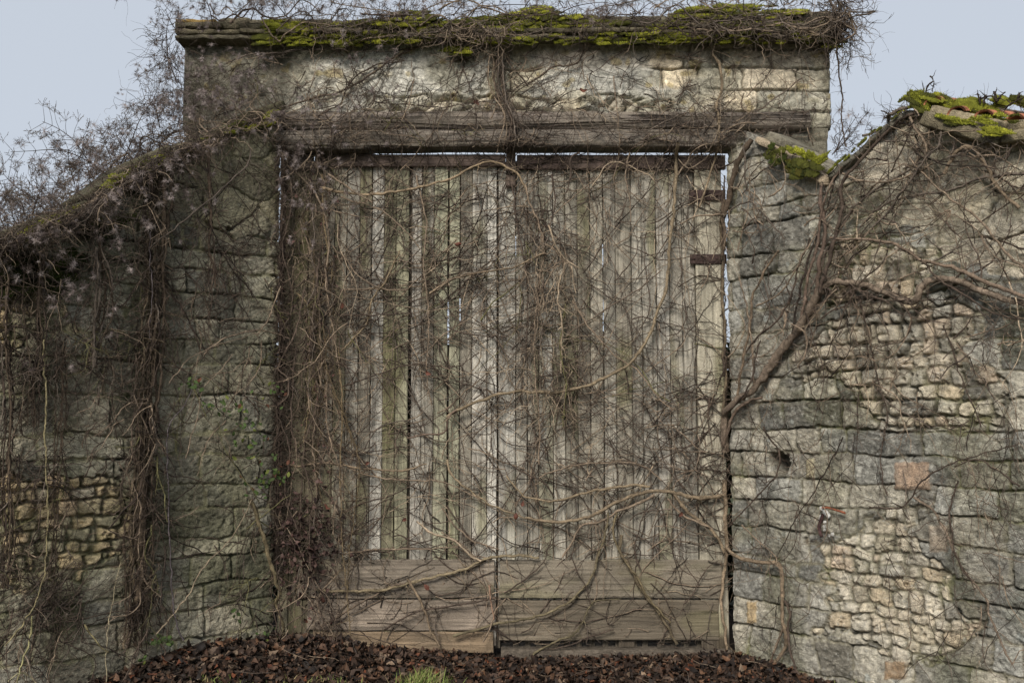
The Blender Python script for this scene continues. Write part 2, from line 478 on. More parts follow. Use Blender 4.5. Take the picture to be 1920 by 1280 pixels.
    e2 = fbm(T * 60, Z * 60, 2, seed + 19); C = blend(C, (0.42, 0.41, 0.36) if kind == 'R' else (0.2, 0.19, 0.14), sst(0.68, 0.8, e2) * 0.6)
    # green algae film, mostly low and in the damp corner
    if kind == 'L':
        g = sst(0.45, 0.62, fbm(T * 2.2, Z * 2.2, 3, seed + 21)) * (0.35 + 0.65 * sst(2.2, 0.4, Z))
        C = blend(C, (0.115, 0.118, 0.052), g * 0.55)
        g2 = sst(0.58, 0.7, fbm(T * 6, Z * 6, 3, seed + 23)); C = blend(C, (0.055, 0.062, 0.02), g2 * 0.5 * sst(0.2, 1.2, T))
        C = blend(C, (0.05, 0.045, 0.032), sst(0.58, 0.75, fbm(T * 2.0, Z * 1.6, 3, seed + 24)) * 0.4)
    else:
        g = sst(0.5, 0.66, fbm(T * 2.6, Z * 2.6, 3, seed + 21)) * (1 - prof_ * 0.6)
        C = blend(C, (0.16, 0.165, 0.06), g * 0.55)
        g3 = sst(0.55, 0.7, fbm(T * 2.0, Z * 2.0, 3, seed + 22)) * sst(1.6, 0.2, Z)
        C = blend(C, (0.11, 0.118, 0.075), g3 * 0.4)
        # the salmon block, the socket hole and the bright slivers of stone
        for (x0, x1, y0, y1, cc) in [(1675, 1742, 866, 918, (0.42, 0.30, 0.21)), (1740, 1775, 985, 1035, (0.40, 0.33, 0.25)), (1398, 1416, 1128, 1168, (0.46, 0.34, 0.19)), (1404, 1422, 665, 710, (0.55, 0.52, 0.45)), (1508, 1524, 860, 896, (0.46, 0.40, 0.26)), (1656, 1696, 1240, 1274, (0.33, 0.23, 0.14))]:
            q = np.array([(x0, y0), (x1, y0), (x1, y1), (x0, y1)], float); tt, zz, _ = S.hit(q[:, 0], q[:, 1])
            s_ = poly_sdf(T, Z, np.stack([tt, zz], 1)) + (fbm(T * 40, Z * 40, 2, 5) - 0.5) * 0.015
            m = sst(0.004, -0.006, s_)
            C = blend(C, np.array(cc), m * 0.85 * (0.7 + 0.6 * fbm(T * 40, Z * 40, 3, 6)))
            rel = np.where(s_ < 0, np.maximum(rel, -0.012 + 0.01 * sst(0, -0.02, s_)), rel)
    th, zh, _ = S.hit(np.array([1456.0 if kind == 'R' else 430.0]), np.array([872.0 if kind == 'R' else 428.0]))
    hr = np.hypot((T - th[0]) / (0.075 if kind == 'R' else 0.02), (Z - zh[0]) / (0.10 if kind == 'R' else 0.02)) + (fbm(T * 20, Z * 20, 2, 4) - 0.5) * 0.7
    rel -= 0.17 * sst(1.0, 0.8, hr)
    C = blend(C, (0.03, 0.027, 0.022), sst(1.0, 0.75, hr) * 0.6)
    C = C / (1 + np.maximum(C.max(-1, keepdims=True) - 0.42, 0) * 1.3)
    edge = sst(0.04, 0.0, T) * 0.012
    P = S.P(T, Z, rel - edge)
    V, F, CC = closed_grid(P, -S.n * 0.42, C)
    return mesh(name, V, F, CC, M_stone, parent)

# right flank
wr = thing('stone_wall', 'splayed limestone wall right of the gate, grey blocks with patches of pale rubble', 'wall', (XR, -0.02, 0))
zr = course_z(RIGHT, [(1376, y) for y in (300, 355, 397, 430, 487, 527, 580, 625, 667, 712, 755, 804, 845, 893, 938, 985, 1040, 1071, 1120, 1170, 1225)])
zr = np.concatenate([[-0.5], zr, [3.6, 3.8, 4.0, 4.5]])
wall_sheet(RIGHT, topR, 2.7, zr, 101, 'R', 'wall_face', wr)
# left flank
wl = thing('stone_wall', 'splayed dark green-stained stone wall left of the gate with sloping mossy top', 'wall', (XL, -0.02, 0))
zl = course_z(LEFT, [(490, y) for y in (395, 440, 480, 515, 555, 600, 645, 687, 745, 812, 850, 905, 950, 1000, 1033, 1085, 1125, 1175, 1230)])
zl = np.concatenate([[-0.5], zl, [3.2, 3.45, 3.7, 4.5]])
wall_sheet(LEFT, topL, 2.7, zl, 202, 'L', 'wall_face', wl)

# tall wall over the gate
wm = thing('stone_wall', 'tall plastered rubble wall above the gate carrying the mossy coping', 'wall', (0, 0, 0))
def main_wall():
    x0, x1 = float(onY(340, 150)[0]), float(onY(1559, 150)[0])
    z0 = ZL0 + 0.15; z1 = ZB + 0.05
    nx = int((x1 - x0) / 0.0065); nz = int((z1 - z0) / 0.0065)
    T, Z = np.meshgrid(np.linspace(x0, x1, nx), np.linspace(z0, z1, nz)); sd = 303
    wx = T + (fbm(T * 6, Z * 6, 3, sd) - 0.5) * 0.09; wz = Z + (fbm(T * 4, Z * 5, 3, sd + 1) - 0.5) * 0.06
    zb = course_z(MAIN, [(900, y) for y in (92, 128, 168, 212, 240)]); zb = np.concatenate([[0], zb, [5]])
    da, ia = ashlar(wx, wz, zb, sd, 0.2, 0.5)
    dv, iv, _ = voro(wx / 0.14, wz / 0.09, sd + 2, 0.8); dv *= 0.09
    low = (Z < ZL1 + 0.075 + 0.10 * fbm(T * 3, T * 0, 2, sd + 3)) & (T > -1.0) & (T < 1.1)
    d = np.where(low, dv, da); idd = np.where(low, iv + 5e5, ia)
    side = sst(1.25, 1.5, T) + sst(-1.35, -1.6, T)
    pl = sst(0.30, 0.42, fbm(T * 1.9, Z * 2.6, 4, sd + 4) + 0.10 * sst(ZL1, ZB, Z)) * (1 - 0.75 * np.clip(side, 0, 1)) * np.where(low, 0.45, 1)
    pr = sst(0, 1, d / 0.011)
    cr, _, _ = voro((wx + (fbm(T * 7, Z * 7, 3, 88) - 0.5) * 0.3) / 0.42 + 7, (wz + (fbm(T * 7, Z * 7, 3, 89) - 0.5) * 0.3) / 0.3, sd + 5, 1.0)
    crack = sst(0.018, 0.0, cr + (fbm(T * 14, Z * 14, 3, sd + 6) - 0.5) * 0.04) * sst(0.5, 0.6, fbm(T * 2, Z * 2, 2, sd + 7))
    rel = -0.03 * (1 - pr) * (1 - 0.9 * pl) + 0.012 * pl - crack * 0.012 + np.where(low, 0.03 * sst(0, 0.04, d), 0.006)
    rel += (h01(idd, idd * 0, 0, 4) - 0.5) * 0.022 * (1 - pl) + (fbm(T * 6, Z * 7, 5, sd + 8) - 0.5) * 0.045 + (fbm(T * 40, Z * 40, 3, sd + 9) - 0.5) * 0.011
    C = pick(idd, [(0.24, 0.225, 0.175), (0.19, 0.18, 0.14), (0.3, 0.27, 0.2), (0.34, 0.29, 0.21), (0.16, 0.155, 0.12)], 31) * 2.0
    pc = np.array((0.56, 0.54, 0.475)) * (0.62 + 0.76 * fbm(T * 3, Z * 4, 4, sd + 10))[..., None]
    C = C * (1 - 0.85 * pl[..., None]) + pc * 0.85 * pl[..., None]
    C = blend(C, (0.42, 0.36, 0.22), sst(0.6, 0.72, fbm(T * 5, Z * 6, 3, sd + 11)) * 0.4)
    C = blend(C, (0.27, 0.25, 0.18), sst(0.52, 0.7, fbm(T * 2.2 + 4, Z * 2.6, 4, sd + 12)) * 0.7)
    C = blend(C, (0.36, 0.29, 0.225), sst(ZB - 0.20, ZB - 0.05, Z + (fbm(T * 4, Z * 4, 2, 3) - 0.5) * 0.1) * 0.6 * sst(-0.6, -0.2, T))
    C = blend(C, (0.24, 0.225, 0.17), sst(-1.2, -1.6, T) * 0.45)
    C = blend(C, (0.36, 0.27, 0.08), sst(0.72, 0.8, fbm(T * 13, Z * 13, 2, sd + 13)) * 0.5)
    C = blend(C, (0.05, 0.045, 0.035), (1 - pr) * (1 - pl) * 0.7); C = blend(C, (0.06, 0.05, 0.04), crack * 0.7)
    C *= (0.7 + 0.6 * fbm(T * 55, Z * 55, 2, sd + 14))[..., None] * (0.66 + 0.68 * fbm(T * 18, Z * 20, 4, sd + 24))[..., None] * 1.1
    rel -= 0.03 * (sst(0.02, 0.0, T - x0) + sst(0.02, 0.0, x1 - T))
    P = MAIN.P(T, Z, rel)
    V, F, CC = closed_grid(P, np.array([0, 0.42, 0]), C)
    mesh('wall_face', V, F, CC, M_stone, wm)
    for (a, b) in ((x0 + 0.03, XL - 0.16), (XR + 0.16, x1 - 0.03)):       # piers that carry it, behind the splayed walls
        T, Z = np.meshgrid(np.linspace(a, b, 60), np.linspace(-0.2, z0 - 0.003, 300))
        d, i2 = ashlar(T, Z, np.arange(-0.4, 4, 0.19), 9, 0.2, 0.5)
        P = MAIN.P(T, Z, -0.03 + 0.02 * sst(0, 0.015, d) + (fbm(T * 15, Z * 15, 3, 3) - 0.5) * 0.02 - 0.2 * (Z < 2.9))
        V, F, CC = closed_grid(P, np.array([0, 0.25, 0]), pick(i2, [(0.2, 0.19, 0.15), (0.26, 0.24, 0.18)], 3) * (0.5 + 0.5 * sst(0, 0.015, d))[..., None])
        mesh('pier', V, F, CC, M_stone, wm)
main_wall()

# ------------------------------------------------------------------ slabs: copings, tiles
def slab(c, ax, L, H, D, colr, mat, name, parent, seed, amp=0.010, up=None, droop=0.0, nL=None):
    """rough slab: centre of its front face c, long axis ax, height H, depth D (backwards)"""
    ax = np.asarray(ax, float); ax /= np.linalg.norm(ax)
    up = np.array([0, 0, 1.0]) if up is None else np.asarray(up, float)
    out = np.cross(ax, up); out /= np.linalg.norm(out)
    if out[1] > 0: out = -out
    upv = np.cross(out, ax); upv /= np.linalg.norm(upv)
    if upv[2] < 0: upv = -upv
    nL = nL or max(8, int(L / 0.02)); nr = 22
    u = np.linspace(-L / 2, L / 2, nL)
    # closed section, rounded rectangle: front, top, back, bottom
    th = np.linspace(0, 2 * math.pi, nr, endpoint=False)
    sq = lambda v: np.sign(v) * np.abs(v) ** 0.22
    cy = sq(np.cos(th)) * H / 2; cx = sq(np.sin(th)) * D / 2 - D / 2
    endr = 1 - 0.10 * (np.abs(u) / (L / 2)) ** 30
    P = (np.asarray(c) + ax * u[:, None, None] + upv * (cy[None, :, None] * endr[:, None, None]) + out * (cx[None, :, None]))
    P = P + out * (amp * 2.2 * vn3(P, 9.0, seed)[..., None] + amp * vn3(P, 35.0, seed + 1)[..., None]) + upv * (amp * 0.8 * vn3(P, 22.0, seed + 2)[..., None])
    P = np.concatenate([P.mean(1, keepdims=True)[:1].repeat(nr, 1), P, P.mean(1, keepdims=True)[-1:].repeat(nr, 1)])
    n0 = len(P)
    C = np.asarray(colr) * (0.65 + 0.7 * (0.5 + 0.5 * vn3(P, 12.0, seed + 3)))[..., None] * (0.8 + 0.4 * (0.5 + 0.5 * vn3(P, 60.0, seed + 4)))[..., None]
    i = np.arange(n0 - 1)[:, None] * nr; j = np.arange(nr)[None]; j2 = (j + 1) % nr
    F = np.stack([i + j, i + j2, i + nr + j2, i + nr + j], -1).reshape(-1, 4)
    return mesh(name, P.reshape(-1, 3), F, C.reshape(-1, 3), mat, parent)

g = np.random.default_rng(5)
xa, xb = float(onY(333, 90)[0]), float(onY(1572, 90)[0])
layers = [(ZB, 0.030, 0.10, (0.13, 0.115, 0.08)), (ZB + 0.034, 0.036, 0.125, (0.15, 0.13, 0.085)), (ZB + 0.074, 0.040, 0.10, (0.12, 0.105, 0.07)), (ZB + 0.118, ZT - ZB - 0.118, 0.055, (0.17, 0.15, 0.105))]
for li, (z, h, pr_, cc) in enumerate(layers):
    x = xa + (0.0 if li < 3 else 0.0) + g.uniform(0, 0.02)
    while x < xb - 0.03:
        L = min(g.uniform(0.18, 0.6), xb - x)
        if xb - x - L < 0.2: L = xb - x
        hh = h + (0.065 * max(0.0, (x + L / 2 + 0.3) / 2.4) + 0.01 * g.normal() if li == 3 else 0)
        c2 = np.array(cc) * g.uniform(0.75, 1.3)
        if li == 3 and x < xa + 0.05: c2 = np.array((0.30, 0.20, 0.07)); L = 0.27
        slab((x + L / 2, -pr_ + g.uniform(-0.025, 0.022), z + hh / 2 + g.uniform(-0.003, 0.003)), (1, 0, g.uniform(-0.008, 0.008)), L - 0.006, hh, 0.5, c2, M_stone, 'coping_slab', wm, int(g.integers(9999)), 0.010)
        x += L

def rake(S, top, t0, t1, L, H, D, pr_, cc, parent, name='coping_slab', mat=None, dz=0.0, seed=3, lean=0.0):
    gg = np.random.default_rng(seed)
    t = t0
    while t < t1 - 0.02:
        l = min(L * gg.uniform(0.7, 1.3), t1 - t)
        a = S.P(t, top(t) + dz, pr_); b = S.P(t + l, top(t + l) + dz, pr_)
        ax = b - a
        slab((a + b) / 2 + np.array([0, 0, H * 0.3 + (gg.uniform(-0.022, 0.014) if S is LEFT else 0)]), ax, np.linalg.norm(ax) - 0.006, H * gg.uniform(0.7, 1.3), D, np.array(cc) * gg.uniform(0.75, 1.25), mat or M_stone, name, parent, int(gg.integers(9999)), 0.014 if S is LEFT else 0.008, up=np.array([0, 0, 1.0]) + lean * S.n)
        t += l
tl_end = 2.7
rake(LEFT, topL, 0.02, tl_end, 0.24, 0.055, 0.40, 0.035, (0.10, 0.09, 0.055), wl, seed=7)
tk, _, _ = RIGHT.hit(np.array([1395.0, 1553.0, 1742.0, 1600.0]), np.array([244.0, 330.0, 240.0, 300.0]))
tq, _, _ = RIGHT.hit(np.array([1418.0]), np.array([255.0]))
rake(RIGHT, topR, tq[0], tk[1], 0.22, 0.052, 0.30, 0.022, (0.33, 0.265, 0.185), wr, dz=-0.03, seed=9)
rake(RIGHT, topR, tq[0] + 0.05, tk[1] - 0.02, 0.2, 0.05, 0.26, -0.03, (0.22, 0.2, 0.15), wr, dz=0.03, seed=19)
rake(RIGHT, topR, tk[1] + 0.01, tk[2], 0.14, 0.045, 0.40, 0.02, (0.14, 0.13, 0.10), wr, seed=10)
# level length with stone eaves and clay tiles
rake(RIGHT, topR, tk[2], 2.7, 0.5, 0.075, 0.45, 0.085, (0.20, 0.17, 0.11), wr, dz=-0.03, seed=12)
rake(RIGHT, topR, tk[2] + 0.03, 2.7, 0.34, 0.055, 0.40, 0.05, (0.24, 0.20, 0.13), wr, dz=0.045, seed=13)
gg = np.random.default_rng(4)
t = tk[2] + 0.04
def half_tile(c, back, wd, L, seed, cc):
    """one clay tile: a curved shell running backwards and up from the eaves"""
    sd_ = RIGHT.a
    bk = back / np.linalg.norm(back)
    up_ = np.array([0, 0, 1.0])
    th = np.linspace(-1.25, 1.25, 12)
    Ps = []
    for (rr_, fl) in ((wd / 2, 0), (wd / 2 - 0.013, 1)):
        prof2 = sd_ * (np.sin(th) * rr_)[:, None] + up_ * ((np.cos(th) - 0.3) * rr_)[:, None]
        Ps.append(np.stack([np.asarray(c) + prof2 + bk * q for q in np.linspace(0, L, 7)]))
    A, B = Ps
    V = np.concatenate([A.reshape(-1, 3), B.reshape(-1, 3)])
    V = V + up_ * (0.006 * vn3(V, 20.0, seed)[:, None])
    n = 12; m = 7; F = []
    ia = np.arange(m * n).reshape(m, n); ib = ia + m * n
    for I in (ia, ib): F.append(np.stack([I[:-1, :-1], I[:-1, 1:], I[1:, 1:], I[1:, :-1]], -1).reshape(-1, 4))
    F.append(np.stack([ia[0, :-1], ia[0, 1:], ib[0, 1:], ib[0, :-1]], -1)); F.append(np.stack([ia[-1, :-1], ia[-1, 1:], ib[-1, 1:], ib[-1, :-1]], -1))
    F.append(np.stack([ia[:-1, 0], ia[1:, 0], ib[1:, 0], ib[:-1, 0]], -1)); F.append(np.stack([ia[:-1, -1], ia[1:, -1], ib[1:, -1], ib[:-1, -1]], -1))
    C = np.array(cc) * (0.7 + 0.6 * (0.5 + 0.5 * vn3(V, 14.0, seed + 2)))[:, None]
    return mesh('roof_tile', V, np.concatenate(F), C, M_clay, wr)
while t < 2.62:
    c = RIGHT.P(t, topR(t) + 0.095 + gg.uniform(-0.01, 0.01), 0.03 + gg.uniform(-0.02, 0.03))
    half_tile(c, -RIGHT.n + np.array([0, 0, 0.16]), 0.115, 0.30, int(gg.integers(999)), np.array((0.42, 0.17, 0.09)) * gg.uniform(0.8, 1.25))
    t += gg.uniform(0.125, 0.15)

# ------------------------------------------------------------------ timber
def timber(x0, x1, z0, z1, yf, th, colr, mat, name, parent, seed, nx=None, nz=None, amp=0.003, rnd=0.006, wav=0.002, vert=True, loc=None, split=0.0):
    nx = nx or max(6, int((x1 - x0) / 0.012)); nz = nz or max(6, int((z1 - z0) / 0.012))
    # finer sampling at the arrises
    def ax(a, b, n):
        m = np.linspace(a + rnd, b - rnd, n); return np.concatenate([[a, a + rnd * 0.35], m, [b - rnd * 0.35, b]])
    X, Z = np.meshgrid(ax(x0, x1, nx), ax(z0, z1, nz))
    ex = np.minimum(X - x0, x1 - X); ez = np.minimum(Z - z0, z1 - Z)
    e = np.minimum(ex, ez)
    rel = -rnd * 0.8 * (1 - np.clip(e / rnd, 0, 1)) ** 2
    if vert: gr = fbm(X * 120, Z * 2.5, 3, seed) ; lo = fbm(X * 10, Z * 1.2, 2, seed + 1)
    else: gr = fbm(X * 2.2, Z * 90, 3, seed); lo = fbm(X * 1.2, Z * 10, 2, seed + 1)
    rel = rel + (gr - 0.5) * amp + (lo - 0.5) * amp * 2
    if split > 0:
        rel -= split * sst(0.66, 0.78, gr)
    jx = (fbm(Z * 6, Z * 0 + seed, 3, seed + 2) - 0.5) * wav * 2; jz = (fbm(X * 6, X * 0 + seed, 3, seed + 3) - 0.5) * wav * 2
    P = np.stack([X + jx, yf - rel, Z + jz], -1)
    C = np.asarray(colr) * (0.62 + 0.76 * gr)[..., None] * (0.65 + 0.7 * lo)[..., None]
    if split > 0: C = blend(C, (0.03, 0.025, 0.02), sst(0.68, 0.8, gr) * 0.7)
    # wash of green algae
    if mat is M_iron: vert = None
    ga = sst(0.60, 0.72, fbm(X * (5 if vert else 1.5) + seed, Z * (1.1 if vert else 5), 3, seed + 4))
    C = blend(C, (0.19, 0.18, 0.08), ga * (0 if vert is None else 0.55 if vert else 0.3))
    ga = sst(0.56, 0.74, fbm(X * 2.0, Z * 2.0, 3, seed // 7 + 5)); C = blend(C, (0.12, 0.10, 0.075), ga * (0 if vert is None else 0.35))
    if name == 'plank':       # rotted foot, with the shade of the slot also put into the colour
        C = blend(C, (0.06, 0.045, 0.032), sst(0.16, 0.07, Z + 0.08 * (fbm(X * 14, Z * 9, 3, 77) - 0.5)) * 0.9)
    V, F, CC = closed_grid(P, np.array([0, th, 0]), C)
    return mesh(name, V, F, CC, mat, parent, loc)

def X_(px, py=640, y=0.06): return float(onY(px, py, y)[0])
def Z_(py, y=0.06): return float(onY(900, py, y)[2])

GY = 0.06
bounds = [528, 548, 575, 600, 625, 648, 672, 695, 718, 741, 768, 790, 813, 840, 862, 885, 913, 933, 967, 989, 1010, 1037, 1060, 1083, 1107, 1132, 1155, 1185, 1205, 1232, 1257, 1281, 1305, 1357]
gate_l = thing('gate_leaf', 'left leaf of the old plank gate, thickly overgrown at its hinge side', 'gate', ((X_(528) + X_(933)) / 2, GY, 0.05), 'leaves of the plank gate')
gate_r = thing('gate_leaf', 'right leaf of the old plank gate with rusty strap hinges and rotted foot', 'gate', ((X_(933) + X_(1357)) / 2, GY, 0.05), 'leaves of the plank gate')
gaps = {768: 0.020, 840: 0.013, 862: 0.008, 1132: 0.008, 933: 0.014, 967: 0.006}
zbot = Z_(1214)
gl = np.random.default_rng(77)
wood = [(0.34, 0.32, 0.275), (0.39, 0.37, 0.33), (0.29, 0.27, 0.225), (0.36, 0.34, 0.295), (0.26, 0.24, 0.2), (0.44, 0.425, 0.385)]
for k in range(len(bounds) - 1):
    a, b = bounds[k], bounds[k + 1]
    left = b <= 933
    x0 = X_(a) + gaps.get(a, 0.0045) / 2; x1 = X_(b) - gaps.get(b, 0.0045) / 2
    par = gate_l if left else gate_r
    c = np.array(wood[int(gl.integers(len(wood)))]) * gl.uniform(0.85, 1.12)
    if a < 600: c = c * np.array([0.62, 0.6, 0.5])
    if a in (1305,): c = np.array((0.36, 0.335, 0.27))
    if a in (718, 840, 813, 741): c = c * np.array([0.88, 0.9, 0.74])
    if a in (862, 913, 885): c = c * 1.12
    ztop = ZG - 0.02 - gl.uniform(0, 0.01)
    if a == 1305: zbot = Z_(1222)
    zlo = zbot + gl.uniform(-0.005, 0.03) + (gl.uniform(0, 0.07) if not left and a < 1300 else 0)
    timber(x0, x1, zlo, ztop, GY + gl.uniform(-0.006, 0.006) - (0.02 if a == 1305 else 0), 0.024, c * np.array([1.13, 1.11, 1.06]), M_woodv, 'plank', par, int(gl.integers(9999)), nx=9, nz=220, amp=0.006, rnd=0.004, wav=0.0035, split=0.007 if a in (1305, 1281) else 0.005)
# unseen strips added behind the joints to block sky light, left open in places
openj = {768: [(690, 820)], 840: [(560, 645), (735, 800)], 862: [(555, 600)], 1132: [(455, 500), (560, 620)], 967: [(430, 480)]}
for par, lo_, hi_ in ((gate_l, 531, 933), (gate_r, 933, 1357)):
    B = Bag()
    for b in bounds:
        if b <= lo_ or b > hi_ or b in (1357,) : continue
        if b == 933 and par is gate_r: continue
        segs = [(300, 1216)]
        for (u, v) in openj.get(b, []):
            segs = [q for s in segs for q in ((s[0], u), (v, s[1]))] if len(segs) == 1 else segs[:-1] + [(segs[-1][0], u), (v, segs[-1][1])]
        for (u, v) in segs:
            z1, z0 = Z_(u), Z_(v); xm = X_(b)
            p = np.array([[xm + i * 0.018, GY + 0.034 + j * 0.014, z] for z in (z0, z1) for j in (0, 1) for i in (-1, 1)])
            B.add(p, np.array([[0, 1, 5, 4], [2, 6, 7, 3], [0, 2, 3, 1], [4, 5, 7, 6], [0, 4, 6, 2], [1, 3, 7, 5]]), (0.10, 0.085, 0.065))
    B.build('gap_blocker', M_woodv, par, smooth=False)
# ledges behind
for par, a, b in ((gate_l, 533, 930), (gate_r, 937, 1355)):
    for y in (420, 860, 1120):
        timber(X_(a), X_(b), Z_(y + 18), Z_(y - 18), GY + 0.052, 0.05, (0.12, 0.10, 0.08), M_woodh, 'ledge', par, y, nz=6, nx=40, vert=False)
# kick boards
def kick(a, b, y0, y1, par, c, seed, yf=-0.005, **k):
    timber(X_(a, 1100), X_(b, 1100), Z_(y1), Z_(y0), GY - 0.032 + yf, 0.026, c, M_woodh, 'kick_board', par, seed, vert=False, amp=0.005, wav=0.006, rnd=0.005, split=0.004, **k)
kick(560, 927, 1048, 1119, gate_l, (0.264, 0.222, 0.174), 21)
kick(578, 929, 1122, 1179, gate_l, (0.3, 0.246, 0.192), 22, 0.003)
kick(590, 926, 1183, 1222, gate_l, (0.27, 0.20, 0.13), 23, 0.006)
kick(937, 1352, 1048, 1119, gate_r, (0.20, 0.172, 0.13), 24)
kick(935, 1345, 1123, 1198, gate_r, (0.18, 0.15, 0.11), 25, 0.004)
# top rails, bolt bar, straps
timber(X_(592, 300), X_(948, 300), Z_(314), Z_(289.5, 0.025), GY - 0.035, 0.03, (0.16, 0.12, 0.10), M_woodh, 'top_rail', gate_l, 31, vert=False)
timber(X_(540, 300), X_(589, 300), Z_(318), Z_(287, 0.03), GY - 0.03, 0.03, (0.10, 0.08, 0.07), M_woodh, 'top_rail', gate_l, 34, vert=False)
timber(X_(969, 300), X_(1358, 300), Z_(319), Z_(290.5, 0.025), GY - 0.035, 0.03, (0.115, 0.082, 0.07), M_woodh, 'top_rail', gate_r, 32, vert=False)
timber(X_(949, 300), X_(967, 300), Z_(352), Z_(284), GY - 0.045, 0.035, (0.10, 0.075, 0.06), M_woodv, 'bolt_bar', gate_r, 33)
for (y0, y1) in ((358, 378), (478, 496)):
    ht = timber(X_(1291, 400), X_(1359, 400), Z_(y1), Z_(y0), GY - 0.034, 0.010, (0.058, 0.038, 0.033), M_iron, 'strap_hinge', gate_r, y0, vert=False, amp=0.001, wav=0.001, rnd=0.003)
    for q in (1302, 1322, 1344):
        c = onY(q, (y0 + y1) / 2 - 2, GY - 0.036)
        th = np.linspace(0, 2 * math.pi, 9)[:-1]
        ringp = lambda r, yy: np.stack([c[0] + r * np.cos(th), np.full(8, c[1] - yy), c[2] + r * np.sin(th)], -1)
        V = np.concatenate([ringp(0.008, 0.0), ringp(0.0065, 0.004), ringp(0.001, 0.006)])
        F = np.concatenate([np.stack([np.arange(8) + s, (np.arange(8) + 1) % 8 + s, (np.arange(8) + 1) % 8 + s + 8, np.arange(8) + s + 8], -1) for s in (0, 8)])
        n_ = bpy.data.meshes.new('nail')
        o = mesh('nail', V, F, (0.07, 0.04, 0.035), M_iron, gate_r)
        o.parent = ht; o.matrix_parent_inverse.identity()
# threshold
tsh = slab(((X_(960) + X_(1340)) / 2, 0.0, Z_(1222, 0.0) - 0.02), (1, 0, 0), X_(1350) - X_(930), 0.07, 0.25, (0.12, 0.10, 0.078), M_stone, 'threshold_stone', None, 8, 0.006)
tag(tsh, 'worn low threshold stone under the rotted foot of the right gate leaf', 'threshold')
# lintel beams
def beam(px0, px1, z0, z1, yf, yb, colr, seed, label):
    x0, x1 = float(onY(px0, 240)[0]), float(onY(px1, 240)[0])
    nx = int((x1 - x0) / 0.012); nz = 64
    X, Vv = np.meshgrid(np.linspace(x0, x1, nx), np.linspace(0, 1, nz))
    zz0 = z0 + (fbm(X * 4, X * 0, 3, seed) - 0.5) * 0.012 - (0.022 * sst(-0.93, -1.0, X) if seed == 52 else 0); zz1 = z1 + (fbm(X * 4, X * 0 + 5, 3, seed) - 0.5) * 0.014
    Z = zz0 + (zz1 - zz0) * Vv
    bul = (np.clip(1 - (2 * Vv - 1) ** 2, 0, 1)) ** 0.42
    gr = fbm(X * 2.0, Z * 50 + 2 * fbm(X * 1.5, Z * 8, 2, seed + 2), 4, seed + 1)
    lo = fbm(X * 1.5, Z * 14, 3, seed + 3)
    Y = yf + (1 - bul) * 0.045 - (gr - 0.5) * 0.022 - (lo - 0.5) * 0.03 + sst(0.6, 0.72, gr) * 0.012
    C = np.array(colr) * (0.45 + 1.1 * (1 - gr))[..., None] * (0.7 + 0.6 * lo)[..., None]
    C = blend(C, (0.025, 0.02, 0.016), sst(0.60, 0.72, gr) * 0.6)
    C = blend(C, (0.25, 0.215, 0.16), sst(0.5, 0.66, fbm(X * 2, Z * 12, 3, seed + 6)) * 0.35)
    P = np.stack([X, Y, Z], -1)
    V, F, CC = closed_grid(P, np.array([0, yb - yf, 0]), C)
    o = mesh('wooden_beam', V, F, CC, M_woodh, None, loc=((x0 + x1) / 2, yf, z0))
    tag(o, label, 'beam', 'timber beams over the gate')
beam(505, 1516, ZLM + 0.003, ZL1 + 0.004, -0.055, 0.06, (0.20, 0.17, 0.145), 51, 'long upper lintel beam of cracked brown timber embedded under the plastered wall')
beam(522, 1376, ZL0, ZLM, -0.075, 0.05, (0.21, 0.182, 0.15), 52, 'thick lower lintel beam just above the sky gap over the gate')

# ------------------------------------------------------------------ ground
def gz(x, y):
    x = np.asarray(x, float); y = np.asarray(y, float)
    m = 0.14 * np.exp(-((x + 1.95) / 0.55) ** 2 - ((y + 0.42) / 0.42) ** 2)
    m = m + 0.09 * np.exp(-((x + 1.3) / 0.5) ** 2 - ((y + 0.05) / 0.3) ** 2)
    m = m + 0.03 * np.exp(-((x - 1.5) / 0.4) ** 2 - ((y + 0.2) / 0.4) ** 2)
    return -0.005 - 0.035 * sst(-0.9, 0.3, x) + m + 0.035 * (fbm(x * 2.5, y * 2.5, 3, 8) - 0.5) * (np.abs(x) < 6) * (np.abs(y) < 6)
xs = np.unique(np.concatenate([np.linspace(-600, -6, 30), np.linspace(-6, 6, 260), np.linspace(6, 600, 30)]))
ys = np.unique(np.concatenate([np.linspace(-600, -6, 30), np.linspace(-6, 4, 240), np.linspace(4, 600, 30)]))
X, Y = np.meshgrid(xs, ys)
Zg = gz(X, Y)
idx = np.arange(X.size).reshape(X.shape)
cg = blend(np.broadcast_to(np.array((0.035, 0.026, 0.019)), X.shape + (3,)), (0.05, 0.06, 0.025), sst(1.6, 3.0, np.abs(Y + 0.3)) * 0.8)
o = mesh('ground', np.stack([X, Y, Zg], -1).reshape(-1, 3), np.stack([idx[:-1, :-1], idx[:-1, 1:], idx[1:, 1:], idx[1:, :-1]], -1).reshape(-1, 4), cg.reshape(-1, 3), M_soil)
o['kind'] = 'structure'

